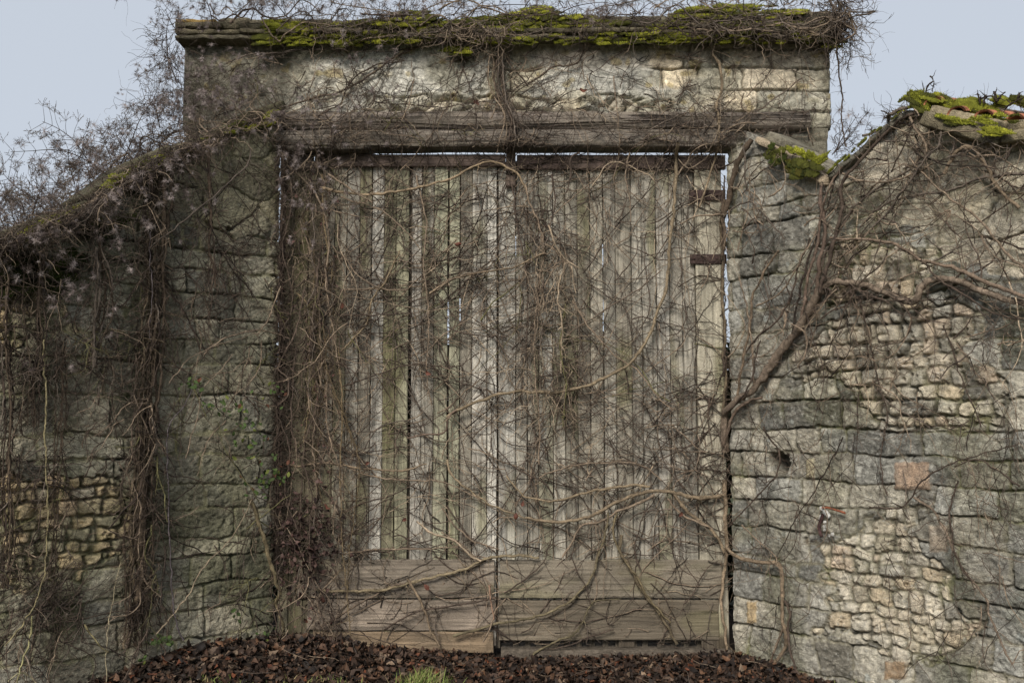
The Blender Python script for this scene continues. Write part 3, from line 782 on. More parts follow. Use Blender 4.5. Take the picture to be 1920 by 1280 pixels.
def leaf_batch(bag, c, nrm, size, colr, r, curl=0.5):
    """curled leaves: 3x4 sheets"""
    n = len(c)
    nrm = nrm / np.linalg.norm(nrm, axis=1, keepdims=True)
    a = r.normal(size=(n, 3)); a -= nrm * (a * nrm).sum(1, keepdims=True); a /= np.linalg.norm(a, axis=1, keepdims=True)
    b = np.cross(nrm, a)
    us = np.array([-1, -0.35, 0.35, 1.0]); wsx = np.array([0.12, 0.9, 0.75, 0.08])
    V = []
    cu = r.uniform(-1, 1, (n, 1)) * curl * 1.3; cv = r.uniform(-1.2, 1.2, (n, 1)) * curl
    for i, u in enumerate(us):
        for v in (-1, 0, 1):
            wv = v * wsx[i] * 0.55
            jit = r.normal(size=(n, 1)) * 0.10
            V.append(c + size[:, None] * (a * (u * 0.5 * 1.0 * (1 - 0.12 * cu * cu)) + b * (wv * 0.62 + jit * 0.4) + nrm * (cu * 0.4 * u * u + cv * 0.7 * abs(wv) + jit)))
    V = np.stack(V, 1)
    f = []
    for i in range(3):
        for j in range(2): f.append([i * 3 + j, i * 3 + j + 1, (i + 1) * 3 + j + 1, (i + 1) * 3 + j])
    F = (np.arange(n)[:, None, None] * 12 + np.array(f)[None]).reshape(-1, 4)
    C = np.repeat(colr[:, None, :], 12, 1) * r.uniform(0.8, 1.2, (n, 12, 1))
    bag.add(V.reshape(-1, 3), F, C.reshape(-1, 3))

r = np.random.default_rng(3)
n = 27000
x = r.uniform(-3.3, 3.1, n); y = r.uniform(-1, 0, n) ** 1.0 * 2.0 + 0.03
ok = np.ones(n, bool)
def behind(S, x, y): return ((np.stack([x, y, 0 * x], -1) - S.o) @ S.n < 0.02)
ok &= ~(behind(LEFT, x, y) & (x < XL)); ok &= ~(behind(RIGHT, x, y) & (x > XR))
ok &= r.random(n) < np.clip(1.3 - np.maximum(0, -y - 0.9) * 0.9, 0.1, 1)
x = x[ok]; y = y[ok]; n = len(x)
c = np.stack([x, y, gz(x, y) + r.uniform(0.0, 0.028, n)], -1)
nr_ = np.stack([r.normal(size=n) * 0.5, r.normal(size=n) * 0.5 - 0.1, np.ones(n)], -1)
pal = np.array([(0.020, 0.012, 0.008), (0.038, 0.022, 0.014), (0.065, 0.036, 0.022), (0.012, 0.008, 0.006), (0.10, 0.052, 0.028), (0.10, 0.068, 0.046), (0.12, 0.042, 0.02), (0.17, 0.12, 0.08)])
pc = pal[r.choice(8, n, p=[0.26, 0.24, 0.17, 0.12, 0.08, 0.07, 0.03, 0.03])]
B = Bag(); leaf_batch(B, c, nr_, 0.022 + 0.055 * r.random(n) ** 1.6, pc * r.uniform(0.6, 1.3, (n, 1)), r, 0.9)
o = B.build('leaf_litter', M_leaf); o['kind'] = 'stuff'
o['label'] = 'dark brown dead leaves heaped along the foot of the gate and walls'

def grass(px, py, n, spread, hgt, name, label, seed, colr=(0.20, 0.25, 0.07), stuff=False):
    r = np.random.default_rng(seed)
    d = ray(px, py); k = (0.03 - CAM[2]) / d[2]; c = CAM + d * k
    K = 6
    base = np.stack([c[0] + r.normal(size=n) * spread, c[1] + r.normal(size=n) * spread * 0.45, np.zeros(n)], -1)
    base[:, 2] = gz(base[:, 0], base[:, 1])
    az = r.uniform(0, 2 * math.pi, n); ln = r.uniform(0.4, 1, n) * hgt; bend = r.uniform(0.1, 0.9, n)
    u = np.linspace(0, 1, K)[None, :]
    hx = (ln * bend)[:, None] * u ** 2; hz = ln[:, None] * (u - 0.45 * bend[:, None] * u ** 2)
    P = base[:, None, :] + np.stack([np.cos(az)[:, None] * hx, np.sin(az)[:, None] * hx, hz], -1)
    side_ = np.stack([-np.sin(az + 0.7), np.cos(az + 0.7), 0 * az], -1)[:, None, :]
    wd = (0.0035 * (1 - u ** 1.5) + 0.0003)[..., None]
    V = np.stack([P - side_ * wd, P + side_ * wd], 2).reshape(-1, 3)
    i = np.arange(K - 1)
    f = np.stack([2 * i, 2 * i + 1, 2 * i + 3, 2 * i + 2], -1)
    F = (np.arange(n)[:, None, None] * 2 * K + f[None]).reshape(-1, 4)
    C = np.array(colr) * r.uniform(0.6, 1.35, (n, 1)); C = np.where(r.random((n, 1)) < 0.22, np.array((0.30, 0.24, 0.12)), C)
    B = Bag(); B.add(V, F, np.repeat(C, 2 * K, 0))
    o = B.build(name, M_green, None, (c[0], c[1], 0))
    if stuff: o['kind'] = 'stuff'; o['label'] = label
    else: tag(o, label, 'grass tuft', 'grass tufts in the leaf litter')
grass(792, 1284, 300, 0.075, 0.16, 'grass_tuft', 'large bright green grass tuft at the bottom edge below the left gate leaf', 1)
grass(1598, 1280, 130, 0.07, 0.10, 'grass_tuft', 'small green grass tuft at the foot of the right stone wall', 2)
grass(615, 1276, 120, 0.12, 0.07, 'grass', 'thin low grass sprigs left of the large tuft', 3, stuff=True)
grass(950, 1280, 90, 0.08, 0.06, 'grass', 'thin low grass sprigs right of the large tuft', 4, stuff=True)
grass(410, 1280, 60, 0.08, 0.06, 'grass', 'few grass sprigs on the dark litter far left', 5, stuff=True)

# ------------------------------------------------------------------ moss
def moss(name, label, patches, seed, nb=240):
    """patches: centre, half sizes along (ax, up), axis, outward"""
    r = np.random.default_rng(seed); B = Bag()
    for (c, a, b, ax, out, col_) in patches:
        ax = np.asarray(ax, float) / np.linalg.norm(ax); out = np.asarray(out, float) / np.linalg.norm(out); up = np.cross(ax, out)
        if up[2] < 0: up = -up
        tk_ = 0.16 * b + 0.005
        U, Wv = np.meshgrid(np.linspace(0, 2 * math.pi, 25), np.linspace(0, 1, 7))
        wob = 1 + 0.6 * (fbm(np.cos(U) * 2 + c[0] * 7, np.sin(U) * 2 + c[2] * 7, 3, seed) - 0.5) * 2
        rad = np.sin(Wv * math.pi / 2); hh = np.cos(Wv * math.pi / 2) ** 0.8
        P = c + ax * (np.cos(U) * a * rad * wob)[..., None] + up * (np.sin(U) * b * rad * wob)[..., None] + out * (tk_ * hh)[..., None]
        P = P + (out * 0.5 + up * 0.5) * (0.007 * vn3(P, 45, seed))[..., None]
        idx = np.arange(P.shape[0] * P.shape[1]).reshape(P.shape[:2])
        B.add(P.reshape(-1, 3), np.stack([idx[:-1, :-1], idx[:-1, 1:], idx[1:, 1:], idx[1:, :-1]], -1).reshape(-1, 4), np.array(col_) * 0.45)
        n = int(nb * max(0.5, (a * b) / (0.15 * 0.03)))
        th = r.uniform(0, 2 * math.pi, n); w_ = r.random(n) ** 0.6
        wb = 1 + 0.6 * (fbm(np.cos(th) * 2 + c[0] * 7, np.sin(th) * 2 + c[2] * 7, 3, seed) - 0.5) * 2
        rd = np.sin(w_ * math.pi / 2); hh = np.cos(w_ * math.pi / 2) ** 0.8
        q = c + ax * (np.cos(th) * a * rd * wb)[:, None] + up * (np.sin(th) * b * rd * wb)[:, None] + out * (tk_ * hh)[:, None]
        dr = out * 0.6 + up * 0.7 + r.normal(size=(n, 3)) * 0.5; dr /= np.linalg.norm(dr, axis=1, keepdims=True)
        sd_ = np.cross(dr, r.normal(size=(n, 3))); sd_ /= np.linalg.norm(sd_, axis=1, keepdims=True)
        ln = r.uniform(0.005, 0.013, n)[:, None]
        V = np.stack([q - sd_ * 0.0022, q + sd_ * 0.0022, q + dr * ln], 1).reshape(-1, 3)
        C = np.array(col_) * r.uniform(0.55, 1.45, (n, 1)) * (0.75 + 0.5 * fbm(q[:, 0] * 25, q[:, 2] * 25, 2, seed))[:, None]
        B.add(V, np.arange(3 * n).reshape(-1, 3), np.repeat(C, 3, 0))
    o = B.build(name, M_moss); o['kind'] = 'stuff'; o['label'] = label
YG = (0.27, 0.28, 0.035); DG = (0.12, 0.125, 0.025); BG = (0.42, 0.42, 0.05)
def strip(x0, x1, y0, y1, n, seed, S='C', cols=(YG, DG, BG), off=0.075, size=(0.02, 0.085), flat=0.28):
    r = np.random.default_rng(seed); out = []
    for _ in range(n):
        u = r.random(); px = x0 + (x1 - x0) * u; py = r.uniform(y0, y1) if not isinstance(y0, tuple) else (y0[0] + (y0[1] - y0[0]) * u + r.uniform(-y1, y1))
        if S == 'C':
            c = onY(px, py, -off - r.uniform(-0.02, 0.02)); ax = (1, 0, 0.05); on = (0, -1, 0.6)
        else:
            SS = LEFT if S == 'L' else RIGHT
            t_, z_, _ = SS.hit(np.array([px]), np.array([py])); c = SS.P(t_, z_, np.array([off]))[0]; dzt = ((topL if S == 'L' else topR)(t_ + 0.03) - (topL if S == 'L' else topR)(t_))[0] / 0.03
            ax = SS.a + np.array([0, 0, dzt]); on = SS.n + np.array([0, 0, 0.6])
        a = r.uniform(*size); out.append((c, a, a * r.uniform(flat * 0.7, flat * 1.4), ax, on, np.array(cols[int(r.integers(len(cols)))]) * r.uniform(0.7, 1.2)))
    return out
mp_ = []
for (a, b, y0, y1, n_) in [(508, 590, 38, 60, 14), (470, 700, 62, 70, 10), (480, 610, 72, 86, 12), (640, 700, 62, 88, 12), (680, 760, 38, 52, 10), (700, 780, 66, 84, 9), (735, 800, 22, 48, 24), (790, 900, 32, 70, 26), (900, 980, 30, 60, 20), (960, 1060, 22, 56, 34), (1000, 1030, 14, 26, 10), (1060, 1120, 32, 54, 14), (920, 1060, 70, 82, 12), (1120, 1290, 62, 82, 22), (1280, 1350, 14, 42, 20), (1340, 1450, 10, 36, 16), (1430, 1510, 20, 36, 10), (1350, 1520, 42, 62, 16), (840, 880, 88, 104, 6), (1550, 1575, 40, 90, 6), (900, 1280, 40, 70, 14)]:
    mp_ += strip(a, b, y0, y1, int(n_ * 1.8), a + y0, off=0.10)
mp_ += strip(490, 1545, 42, 58, 150, 881, off=0.085, size=(0.012, 0.05), flat=0.25) + strip(500, 1545, 64, 84, 150, 882, off=0.115, size=(0.012, 0.05), flat=0.25)
moss('moss_cushions', 'bright yellow-green moss along the coping over the gate', mp_, 1)
mp_ = []
for (a, b, ya, yb, w_, n_) in [(60, 140, 428, 398, 8, 12), (200, 290, 345, 303, 8, 16), (300, 345, 300, 284, 8, 8), (460, 505, 235, 222, 12, 8), (0, 60, 470, 440, 15, 10), (350, 460, 280, 235, 8, 8)]:
    mp_ += strip(a, b, (ya, yb), w_, n_, a + 3, 'L', off=0.06, cols=(YG, DG, DG, BG), flat=0.35)
for (a, b, y0, y1, n_) in [(0, 140, 480, 560, 26), (150, 240, 410, 440, 8), (230, 290, 330, 360, 6)]:
    mp_ += strip(a, b, y0, y1, n_, a + 5, 'L', off=0.0, cols=((0.05, 0.065, 0.012), (0.035, 0.045, 0.01)), flat=0.5, size=(0.04, 0.1))
moss('moss_cushions', 'dark and bright green moss on the sloping top of the left wall', mp_, 2)
mp_ = strip(1492, 1556, (286, 304), 6, 22, 31, 'R', off=0.06, cols=(BG, YG), flat=0.3, size=(0.02, 0.05))
mp_ += strip(1452, 1478, 275, 308, 12, 32, 'R', off=0.05, cols=(DG, (0.06, 0.08, 0.015)), flat=0.8, size=(0.02, 0.04)) + strip(1490, 1545, 305, 334, 22, 33, 'R', off=0.06, cols=(DG, (0.06, 0.07, 0.015), (0.12, 0.11, 0.02)), flat=0.7, size=(0.025, 0.05))
mp_ += strip(1560, 1700, (322, 205), 4, 16, 34, 'R', off=0.03, cols=(DG, YG), size=(0.012, 0.03)) + strip(1700, 1760, 178, 205, 16, 35, 'R', off=0.03, cols=(DG, YG))
moss('moss_cushions', 'green moss cushions on the sloping coping right of the gate', mp_, 3)
mp_ = strip(1745, 1860, (190, 212), 9, 42, 36, 'R', off=-0.02, cols=(YG, DG, YG, BG), flat=0.45) + strip(1860, 2100, (188, 190), 9, 26, 37, 'R', off=-0.05, cols=(YG, DG)) + strip(1872, 1900, 250, 262, 12, 38, 'R', off=0.12, cols=(BG, YG)) + strip(1760, 1920, 222, 240, 18, 39, 'R', off=0.09, cols=(DG, YG), size=(0.02, 0.05))
moss('moss_cushions', 'green moss over the orange tiles on the right wall top', mp_, 4)

# ------------------------------------------------------------------ climbing plants
TAN = (0.20, 0.152, 0.108); BRN = (0.075, 0.055, 0.042); GRY = (0.115, 0.092, 0.073); DRK = (0.038, 0.028, 0.022); LIT = (0.30, 0.235, 0.165); OLV = (0.13, 0.12, 0.055)
PALT = np.array([TAN, BRN, GRY, DRK, LIT, OLV])

def walk(S, dom, bump, s0, z0, ang, L, K, r0, r, off0=(0.01, 0.05), wig=0.22, kink=0.06, lift=0.0, drift=None):
    n = len(s0)
    st = (L / (K - 1))[:, None]
    da = r.normal(size=(n, K)) * wig + (r.random((n, K)) < kink) * r.normal(size=(n, K)) * 0.8 + r.normal(size=(n, 1)) * 0.05
    a = ang[:, None] + np.cumsum(da, 1)
    if drift is not None: a = a + 0  # heading kept
    s = s0[:, None] + np.concatenate([np.zeros((n, 1)), np.cumsum(np.cos(a) * st, 1)[:, :-1]], 1)
    z = z0[:, None] + np.concatenate([np.zeros((n, 1)), np.cumsum(np.sin(a) * st, 1)[:, :-1]], 1)
    off = r.uniform(off0[0], off0[1], (n, 1)) + np.cumsum(r.normal(size=(n, K)) * 0.006, 1)
    off = np.abs(off) + 0.003 + lift * np.linspace(0, 1, K)[None] ** 2 * r.random((n, 1))
    off = off + bump(s, z)
    # smooth the step in the base surface
    off[:, 1:-1] = (off[:, :-2] + off[:, 1:-1] * 2 + off[:, 2:]) / 4
    ok = dom(s, z); alive = np.cumprod(ok, 1).astype(bool)
    last = np.maximum(alive.sum(1) - 1, 0)
    ii = np.minimum(np.arange(K)[None], last[:, None])
    s = np.take_along_axis(s, ii, 1); z = np.take_along_axis(z, ii, 1); off = np.take_along_axis(off, ii, 1)
    u = np.linspace(0, 1, K)[None]
    rad = r0[:, None] * (1 - 0.65 * u) * (0.85 + 0.3 * r.random((n, K)))
    rad = np.where(alive, rad, 0.0)
    good = last > 1
    return s[good], z[good], off[good], rad[good], a[good], good

def network(bag, key, s0, z0, ang, L, r0, seed, *, thick=1.5, pal=(0.30, 0.34, 0.2, 0.08, 0.06, 0.02), kids=1.2, spurs=5, K=16, off0=(0.01, 0.05), wig=0.2, lift=0.0, lvl=1):
    """main strands with side twigs and short hooked spurs"""
    S, dom, bump = SURFS[key]; r = np.random.default_rng(seed); r0 = r0 * thick
    s, z, off, rad, a, good = walk(S, dom, bump, s0, z0, ang, L, K, r0, r, off0, wig, lift=lift)
    n = len(s)
    if n == 0: return
    col_ = PALT[r.choice(6, n, p=pal)] * r.uniform(0.75, 1.25, (n, 1))
    tubes(bag, S.P(s, z, off), rad, col_, 4 if r0.max() > 0.004 else 3)
    def sub(m, ll, rs, kk, wg, lf):
        if m <= 0: return
        i = r.integers(0, n, m); k = r.integers(1, K - 1, m)
        sg = np.where(r.random(m) < 0.5, 1, -1)
        aa = a[i, k] + sg * r.uniform(0.5, 1.35, m)
        okk = rad[i, k] > 0
        i, k, aa = i[okk], k[okk], aa[okk]; m = len(i)
        if m == 0: return
        bo = off[i, k] - bump(s[i, k], z[i, k])
        s2, z2, o2, r2, a2, g2 = walk(S, dom, bump, s[i, k], z[i, k], aa, ll[:m], kk, np.minimum(rs[:m], rad[i, k] * 0.85 + 0.0004), r, (0, 0.001), wg, 0.1, lift=lf)
        o2 = o2 + bo[g2][:, None] * np.linspace(1, 0.75, kk)[None]
        tubes(bag, S.P(s2, z2, o2), r2, (col_[i][g2]) * r.uniform(0.75, 1.3, (len(s2), 1)), 3)
        return s2, z2, o2, r2, a2
    m = int(n * kids * 0.9); sub(m, r.uniform(0.10, 0.38, m), r.uniform(0.0017, 0.0032, m), 9, 0.3, 0.03)
    m = int(n * kids * 0.6); sub(m, r.uniform(0.05, 0.16, m), r.uniform(0.0015, 0.0026, m), 6, 0.4, 0.04)
    m = int(n * spurs); sub(m, r.uniform(0.015, 0.055, m), r.uniform(0.0015, 0.0032, m), 4, 0.5, 0.03)

def px_seeds(key, n, boxes, r):
    """random starting points in picture boxes (x0,x1,y0,y1,weight)"""
    S = SURFS[key][0]
    wts = np.array([b[4] for b in boxes], float); wts /= wts.sum()
    k = r.choice(len(boxes), n, p=wts); bb = np.array([b[:4] for b in boxes], float)[k]
    px = r.uniform(bb[:, 0], bb[:, 1]); py = r.uniform(bb[:, 2], bb[:, 3])
    t_, z_, _ = S.hit(px, py)
    return t_, z_

def strand(bag, pts, r0, r1, off, colr, seed, twigs=None, sides=6, rough=0.25, wig=0.006, jit=0.004):
    """a traced stem through picture points, r0 -> r1 metres thick, OFF in front of the wall"""
    r = np.random.default_rng(seed)
    p = np.array(pts, float)
    Lpx = np.linalg.norm(np.diff(p, axis=0), axis=1).sum()
    m = max(8, int(Lpx / 5))
    q = crom(p, m)
    o = off + (fbm(np.arange(m) * 0.12, np.zeros(m) + seed, 2, seed) - 0.5) * 0.03
    P = place(q[:, 0], q[:, 1], np.maximum(o, r0 * 0.8))
    # soften steps between surfaces
    for _ in range(3): P[1:-1] = (P[:-2] + 2 * P[1:-1] + P[2:]) / 4
    kk = np.arange(m) * 0.35
    jx = np.stack([fbm(kk, kk * 0 + 1 + seed, 3, seed), fbm(kk, kk * 0 + 5, 3, seed + 1), fbm(kk, kk * 0 + 9, 3, seed + 2)], -1) - 0.5
    P = P + jx * wig * 3
    u = np.linspace(0, 1, m)
    rad = (r0 + (r1 - r0) * u) * (0.85 + 0.35 * fbm(kk * 1.2, kk * 0, 2, seed + 3))
    rad[r.random(m) < 0.08] *= 1.3                 # nodes
    C = np.array(colr) * (0.8 + 0.4 * fbm(kk, kk * 0 + 3, 2, seed + 4))[:, None]
    tubes(bag, P[None], rad[None], C[None], sides, rough, seed)
    return P, rad, C

def sprigs(bag, P, rad, colr, n, seed, ln=(0.05, 0.25), outw=0.5, up=0.0, K=8, rr=0.0016):
    """free twigs leaving a traced stem"""
    r = np.random.default_rng(seed); m = len(P)
    i = r.integers(1, m - 1, n)
    T = P[np.minimum(i + 1, m - 1)] - P[i - 1]; T /= np.linalg.norm(T, axis=1, keepdims=True) + 1e-9
    d = r.normal(size=(n, 3)); d[:, 1] = d[:, 1] * 0.35 - 0.12 * outw; d /= np.linalg.norm(d, axis=1, keepdims=True)
    d = d * 0.8 + T * r.uniform(-0.2, 0.8, (n, 1)) + np.array([0, 0, up]); d /= np.linalg.norm(d, axis=1, keepdims=True)
    L = r.uniform(ln[0], ln[1], n); pts = [P[i]]
    for k in range(K - 1):
        d = d + r.normal(size=(n, 3)) * 0.25 * np.array([1, 0.5, 1]); d /= np.linalg.norm(d, axis=1, keepdims=True)
        nxt = pts[-1] + d * (L / (K - 1))[:, None]
        pts.append(nxt)
    Q = np.stack(pts, 1)
    rd = np.minimum(rr * r.uniform(0.7, 1.4, (n, 1)), rad[i][:, None]) * (1 - 0.7 * np.linspace(0, 1, K))[None]
    tubes(bag, Q, rd, np.asarray(colr) * r.uniform(0.7, 1.4, (n, 1)), 3)
    return Q

def plant(name, label, cat, loc, stems, seed, group=None, parts=True, sp=1.0):
    """stems: list of (points, r0, r1, off, colour[, n twigs])"""
    root = thing(name, label, cat, loc, group)
    tw = Bag()
    for k, s_ in enumerate(stems):
        pts, r0, r1, off, cc = s_[:5]
        B = Bag()
        P, rad, C = strand(B, pts, r0, r1, off, cc, seed + k * 7, sides=12 if r0 > 0.02 else (8 if r0 > 0.008 else 5), rough=0.5 if r0 > 0.015 else 0.25)
        B.build('trunk' if r0 > 0.0205 else 'stem', M_bark, root)
        L = np.linalg.norm(np.diff(P, axis=0), axis=1).sum()
        n = int(L * 16 * sp * (s_[5] if len(s_) > 5 else 1))
        sprigs(tw, P, rad, np.array(cc) * 0.9, n, seed + k * 7 + 1, (0.03, 0.2))
        sprigs(tw, P, rad, np.array(cc) * 1.05, int(n * 1.4), seed + k * 7 + 2, (0.01, 0.045), K=4, rr=0.0024)
    return root, tw

def fin(root, tw):
    o = tw.build('twigs', M_twig, root); o['kind'] = 'stuff'
    return o

# --- the big vine on the right wall
S1 = [
 ([(1360, 846), (1357, 820), (1357, 795), (1362, 775), (1393, 750), (1427, 724), (1467, 662), (1507, 614), (1533, 567), (1553, 535)], 0.021, 0.025, 0.03, (0.15, 0.115, 0.085), 0.6),
 ([(1553, 536), (1575, 528), (1600, 532), (1625, 533), (1650, 545), (1680, 556), (1710, 569), (1730, 562), (1733, 545), (1745, 530), (1775, 525), (1810, 530), (1850, 548), (1900, 563), (1960, 580)], 0.018, 0.018, 0.035, (0.175, 0.135, 0.10), 1),
 ([(1960, 565), (1920, 553), (1860, 532), (1800, 505), (1740, 490), (1700, 465), (1660, 453), (1610, 452), (1570, 450)], 0.012, 0.007, 0.06, (0.17, 0.125, 0.09), 1),
 ([(1960, 520), (1900, 480), (1850, 420), (1800, 380), (1740, 330), (1715, 300)], 0.007, 0.005, 0.05, TAN, 1),
 ([(1535, 570), (1545, 500), (1555, 440), (1548, 380), (1556, 330), (1600, 292), (1650, 245), (1700, 205), (1760, 192)], 0.013, 0.007, 0.04, (0.12, 0.085, 0.065), 1),
 ([(1550, 548), (1565, 500), (1578, 450), (1588, 400), (1590, 350), (1612, 318), (1650, 275), (1700, 228), (1745, 215), (1800, 225)], 0.012, 0.006, 0.055, BRN, 1),
 ([(1508, 612), (1522, 545), (1540, 470), (1552, 400), (1572, 345), (1590, 318)], 0.010, 0.006, 0.05, (0.14, 0.1, 0.075), 1),
 ([(1490, 640), (1500, 580), (1520, 500), (1548, 420), (1565, 370), (1575, 330)], 0.008, 0.005, 0.03, DRK, 1),
 ([(1388, 752), (1396, 715), (1407, 660), (1413, 627), (1417, 575), (1425, 545), (1450, 500), (1470, 470)], 0.009, 0.006, 0.04, (0.15, 0.11, 0.075), 1),
 ([(1425, 722), (1424, 690), (1420, 640), (1415, 600), (1410, 560), (1400, 520)], 0.007, 0.004, 0.06, TAN, 1),
 ([(1410, 662), (1432, 634), (1467, 600), (1493, 560), (1508, 505), (1530, 450)], 0.007, 0.005, 0.05, BRN, 1),
 ([(1430, 575), (1470, 555), (1500, 520), (1520, 478), (1545, 430)], 0.006, 0.004, 0.06, TAN, 1),
 ([(1378, 770), (1400, 752), (1425, 715), (1432, 670), (1440, 640)], 0.007, 0.004, 0.07, BRN, 1),
 ([(1362, 845), (1372, 815), (1385, 780), (1400, 760), (1440, 745)], 0.011, 0.008, 0.05, (0.13, 0.095, 0.07), 1),
 ([(1500, 608), (1520, 620), (1530, 640), (1527, 665), (1512, 690)], 0.006, 0.004, 0.08, TAN, 1),
 ([(1715, 205), (1722, 235), (1740, 262), (1752, 290)], 0.008, 0.006, 0.07, TAN, 0.6),
 ([(1755, 215), (1770, 232), (1778, 258), (1775, 280), (1752, 300), (1730, 330), (1700, 370), (1680, 400), (1650, 430)], 0.007, 0.005, 0.07, GRY, 1),
 ([(1780, 330), (1800, 290), (1825, 278), (1850, 300), (1870, 340), (1890, 365), (1920, 395)], 0.010, 0.008, 0.05, (0.18, 0.135, 0.09), 1),
 ([(1600, 270), (1650, 250), (1720, 210), (1800, 212), (1860, 222), (1925, 235)], 0.009, 0.007, 0.11, GRY, 2),
 ([(1700, 195), (1760, 205), (1830, 218), (1880, 240), (1930, 262)], 0.007, 0.006, 0.13, (0.13, 0.1, 0.08), 2),
 ([(1740, 300), (1700, 330), (1650, 360), (1600, 400), (1560, 470), (1520, 560)], 0.007, 0.005, 0.035, GRY, 1),
 ([(1940, 330), (1860, 335), (1790, 360), (1720, 370), (1660, 390), (1610, 440)], 0.008, 0.005, 0.04, GRY, 1),
 ([(1590, 330), (1640, 345), (1700, 340), (1760, 310)], 0.006, 0.005, 0.05, TAN, 1),
 ([(1740, 490), (1780, 530), (1830, 560), (1880, 590), (1930, 600)], 0.006, 0.004, 0.07, BRN, 1),
 ([(1690, 560), (1720, 600), (1700, 640), (1650, 650)], 0.005, 0.003, 0.05, BRN, 1),
]
root, tw = plant('climbing_vine', 'big bare vine whose thick leaning trunk crosses the right wall from the gate edge', 'vine', (XR, -0.1, 0.03), S1, 1000, sp=1.2)
r = np.random.default_rng(21)
s0, z0 = px_seeds('R', 270, [(1370, 1560, 340, 740, 3), (1540, 1920, 300, 600, 4.2), (1560, 1760, 200, 330, 1.6), (1720, 1940, 180, 300, 2.6), (1500, 1920, 600, 760, 1.5), (1520, 1620, 300, 600, 1.6)], r)
network(tw, 'R', s0, z0, r.choice([0.9, 1.1, 2.4, 0.5, -0.5, -1.2], 270) + r.normal(size=270) * 0.4, r.uniform(0.25, 0.8, 270), r.uniform(0.0016, 0.0042, 270), 22, kids=1.3, spurs=5, lift=0.05)
fin(root, tw)

# --- thin hanging growth lower on the right wall
S2 = [
 ([(1362, 1020), (1380, 1035), (1400, 1046), (1440, 1052), (1466, 1054), (1474, 1075), (1478, 1110), (1477, 1150), (1483, 1185), (1478, 1215), (1455, 1250)], 0.013, 0.010, 0.04, (0.20, 0.15, 0.10), 1),
 ([(1485, 1120), (1492, 1150), (1488, 1190), (1500, 1240), (1520, 1275)], 0.008, 0.006, 0.05, BRN, 1.6),
 ([(1480, 1170), (1462, 1215), (1450, 1245)], 0.008, 0.006, 0.04, TAN, 1),
 ([(1357, 900), (1360, 940), (1358, 985), (1362, 1022), (1356, 1080), (1352, 1140), (1360, 1180), (1362, 1215)], 0.014, 0.008, 0.03, (0.22, 0.165, 0.11), 1),
]
root, tw = plant('climbing_vine', 'looped tan vine stem reaching the ground at the foot of the right wall', 'vine', (XR + 0.2, -0.2, 0.03), S2, 1400)
fin(root, tw)
S3 = [
 ([(1780, 610), (1800, 680), (1830, 760), (1850, 800)], 0.004, 0.003, 0.04, BRN, 1.5),
 ([(1720, 930), (1760, 960), (1790, 1010), (1810, 1060), (1850, 1110), (1870, 1170), (1905, 1240)], 0.007, 0.005, 0.04, (0.17, 0.13, 0.095), 1.6),
 ([(1805, 900), (1790, 960), (1805, 1040), (1840, 1100)], 0.005, 0.003, 0.05, BRN, 1.6),
 ([(1620, 560), (1640, 640), (1650, 700), (1670, 780), (1660, 860), (1670, 930)], 0.004, 0.003, 0.03, BRN, 1.5),
 ([(1590, 820), (1560, 880), (1530, 930), (1480, 1010), (1460, 1060)], 0.004, 0.0025, 0.04, DRK, 1),
 ([(1440, 800), (1470, 850), (1465, 890), (1430, 930), (1400, 960), (1375, 985)], 0.006, 0.004, 0.05, BRN, 1.4),
 ([(1640, 950), (1700, 950), (1740, 900), (1790, 870), (1850, 850), (1920, 830)], 0.005, 0.003, 0.04, BRN, 1.4),
 ([(1920, 910), (1860, 870), (1840, 860), (1800, 872)], 0.005, 0.003, 0.04, BRN, 1),
 ([(1400, 985), (1430, 1010), (1460, 1035), (1470, 1060)], 0.005, 0.003, 0.05, TAN, 1),
]
root, tw = plant('climbing_vine', 'thin trailing dark vine strands over the lower right wall and its pale rubble', 'vine', (XR + 0.9, -0.95, 0.03), S3, 1500, sp=1.1)
s0, z0 = px_seeds('R', 170, [(1370, 1560, 760, 1060, 1.5), (1550, 1920, 620, 1000, 3), (1600, 1920, 900, 1250, 2), (1400, 1520, 900, 1230, 1)], r)
network(tw, 'R', s0, z0, r.choice([-1.5, -1.2, -1.9, 0.7, 2.2], 170) + r.normal(size=170) * 0.35, r.uniform(0.15, 0.6, 170), r.uniform(0.0011, 0.0024, 170), 24, kids=1.0, spurs=3.2, pal=(0.2, 0.42, 0.2, 0.16, 0.02, 0), lift=0.04)
fin(root, tw)

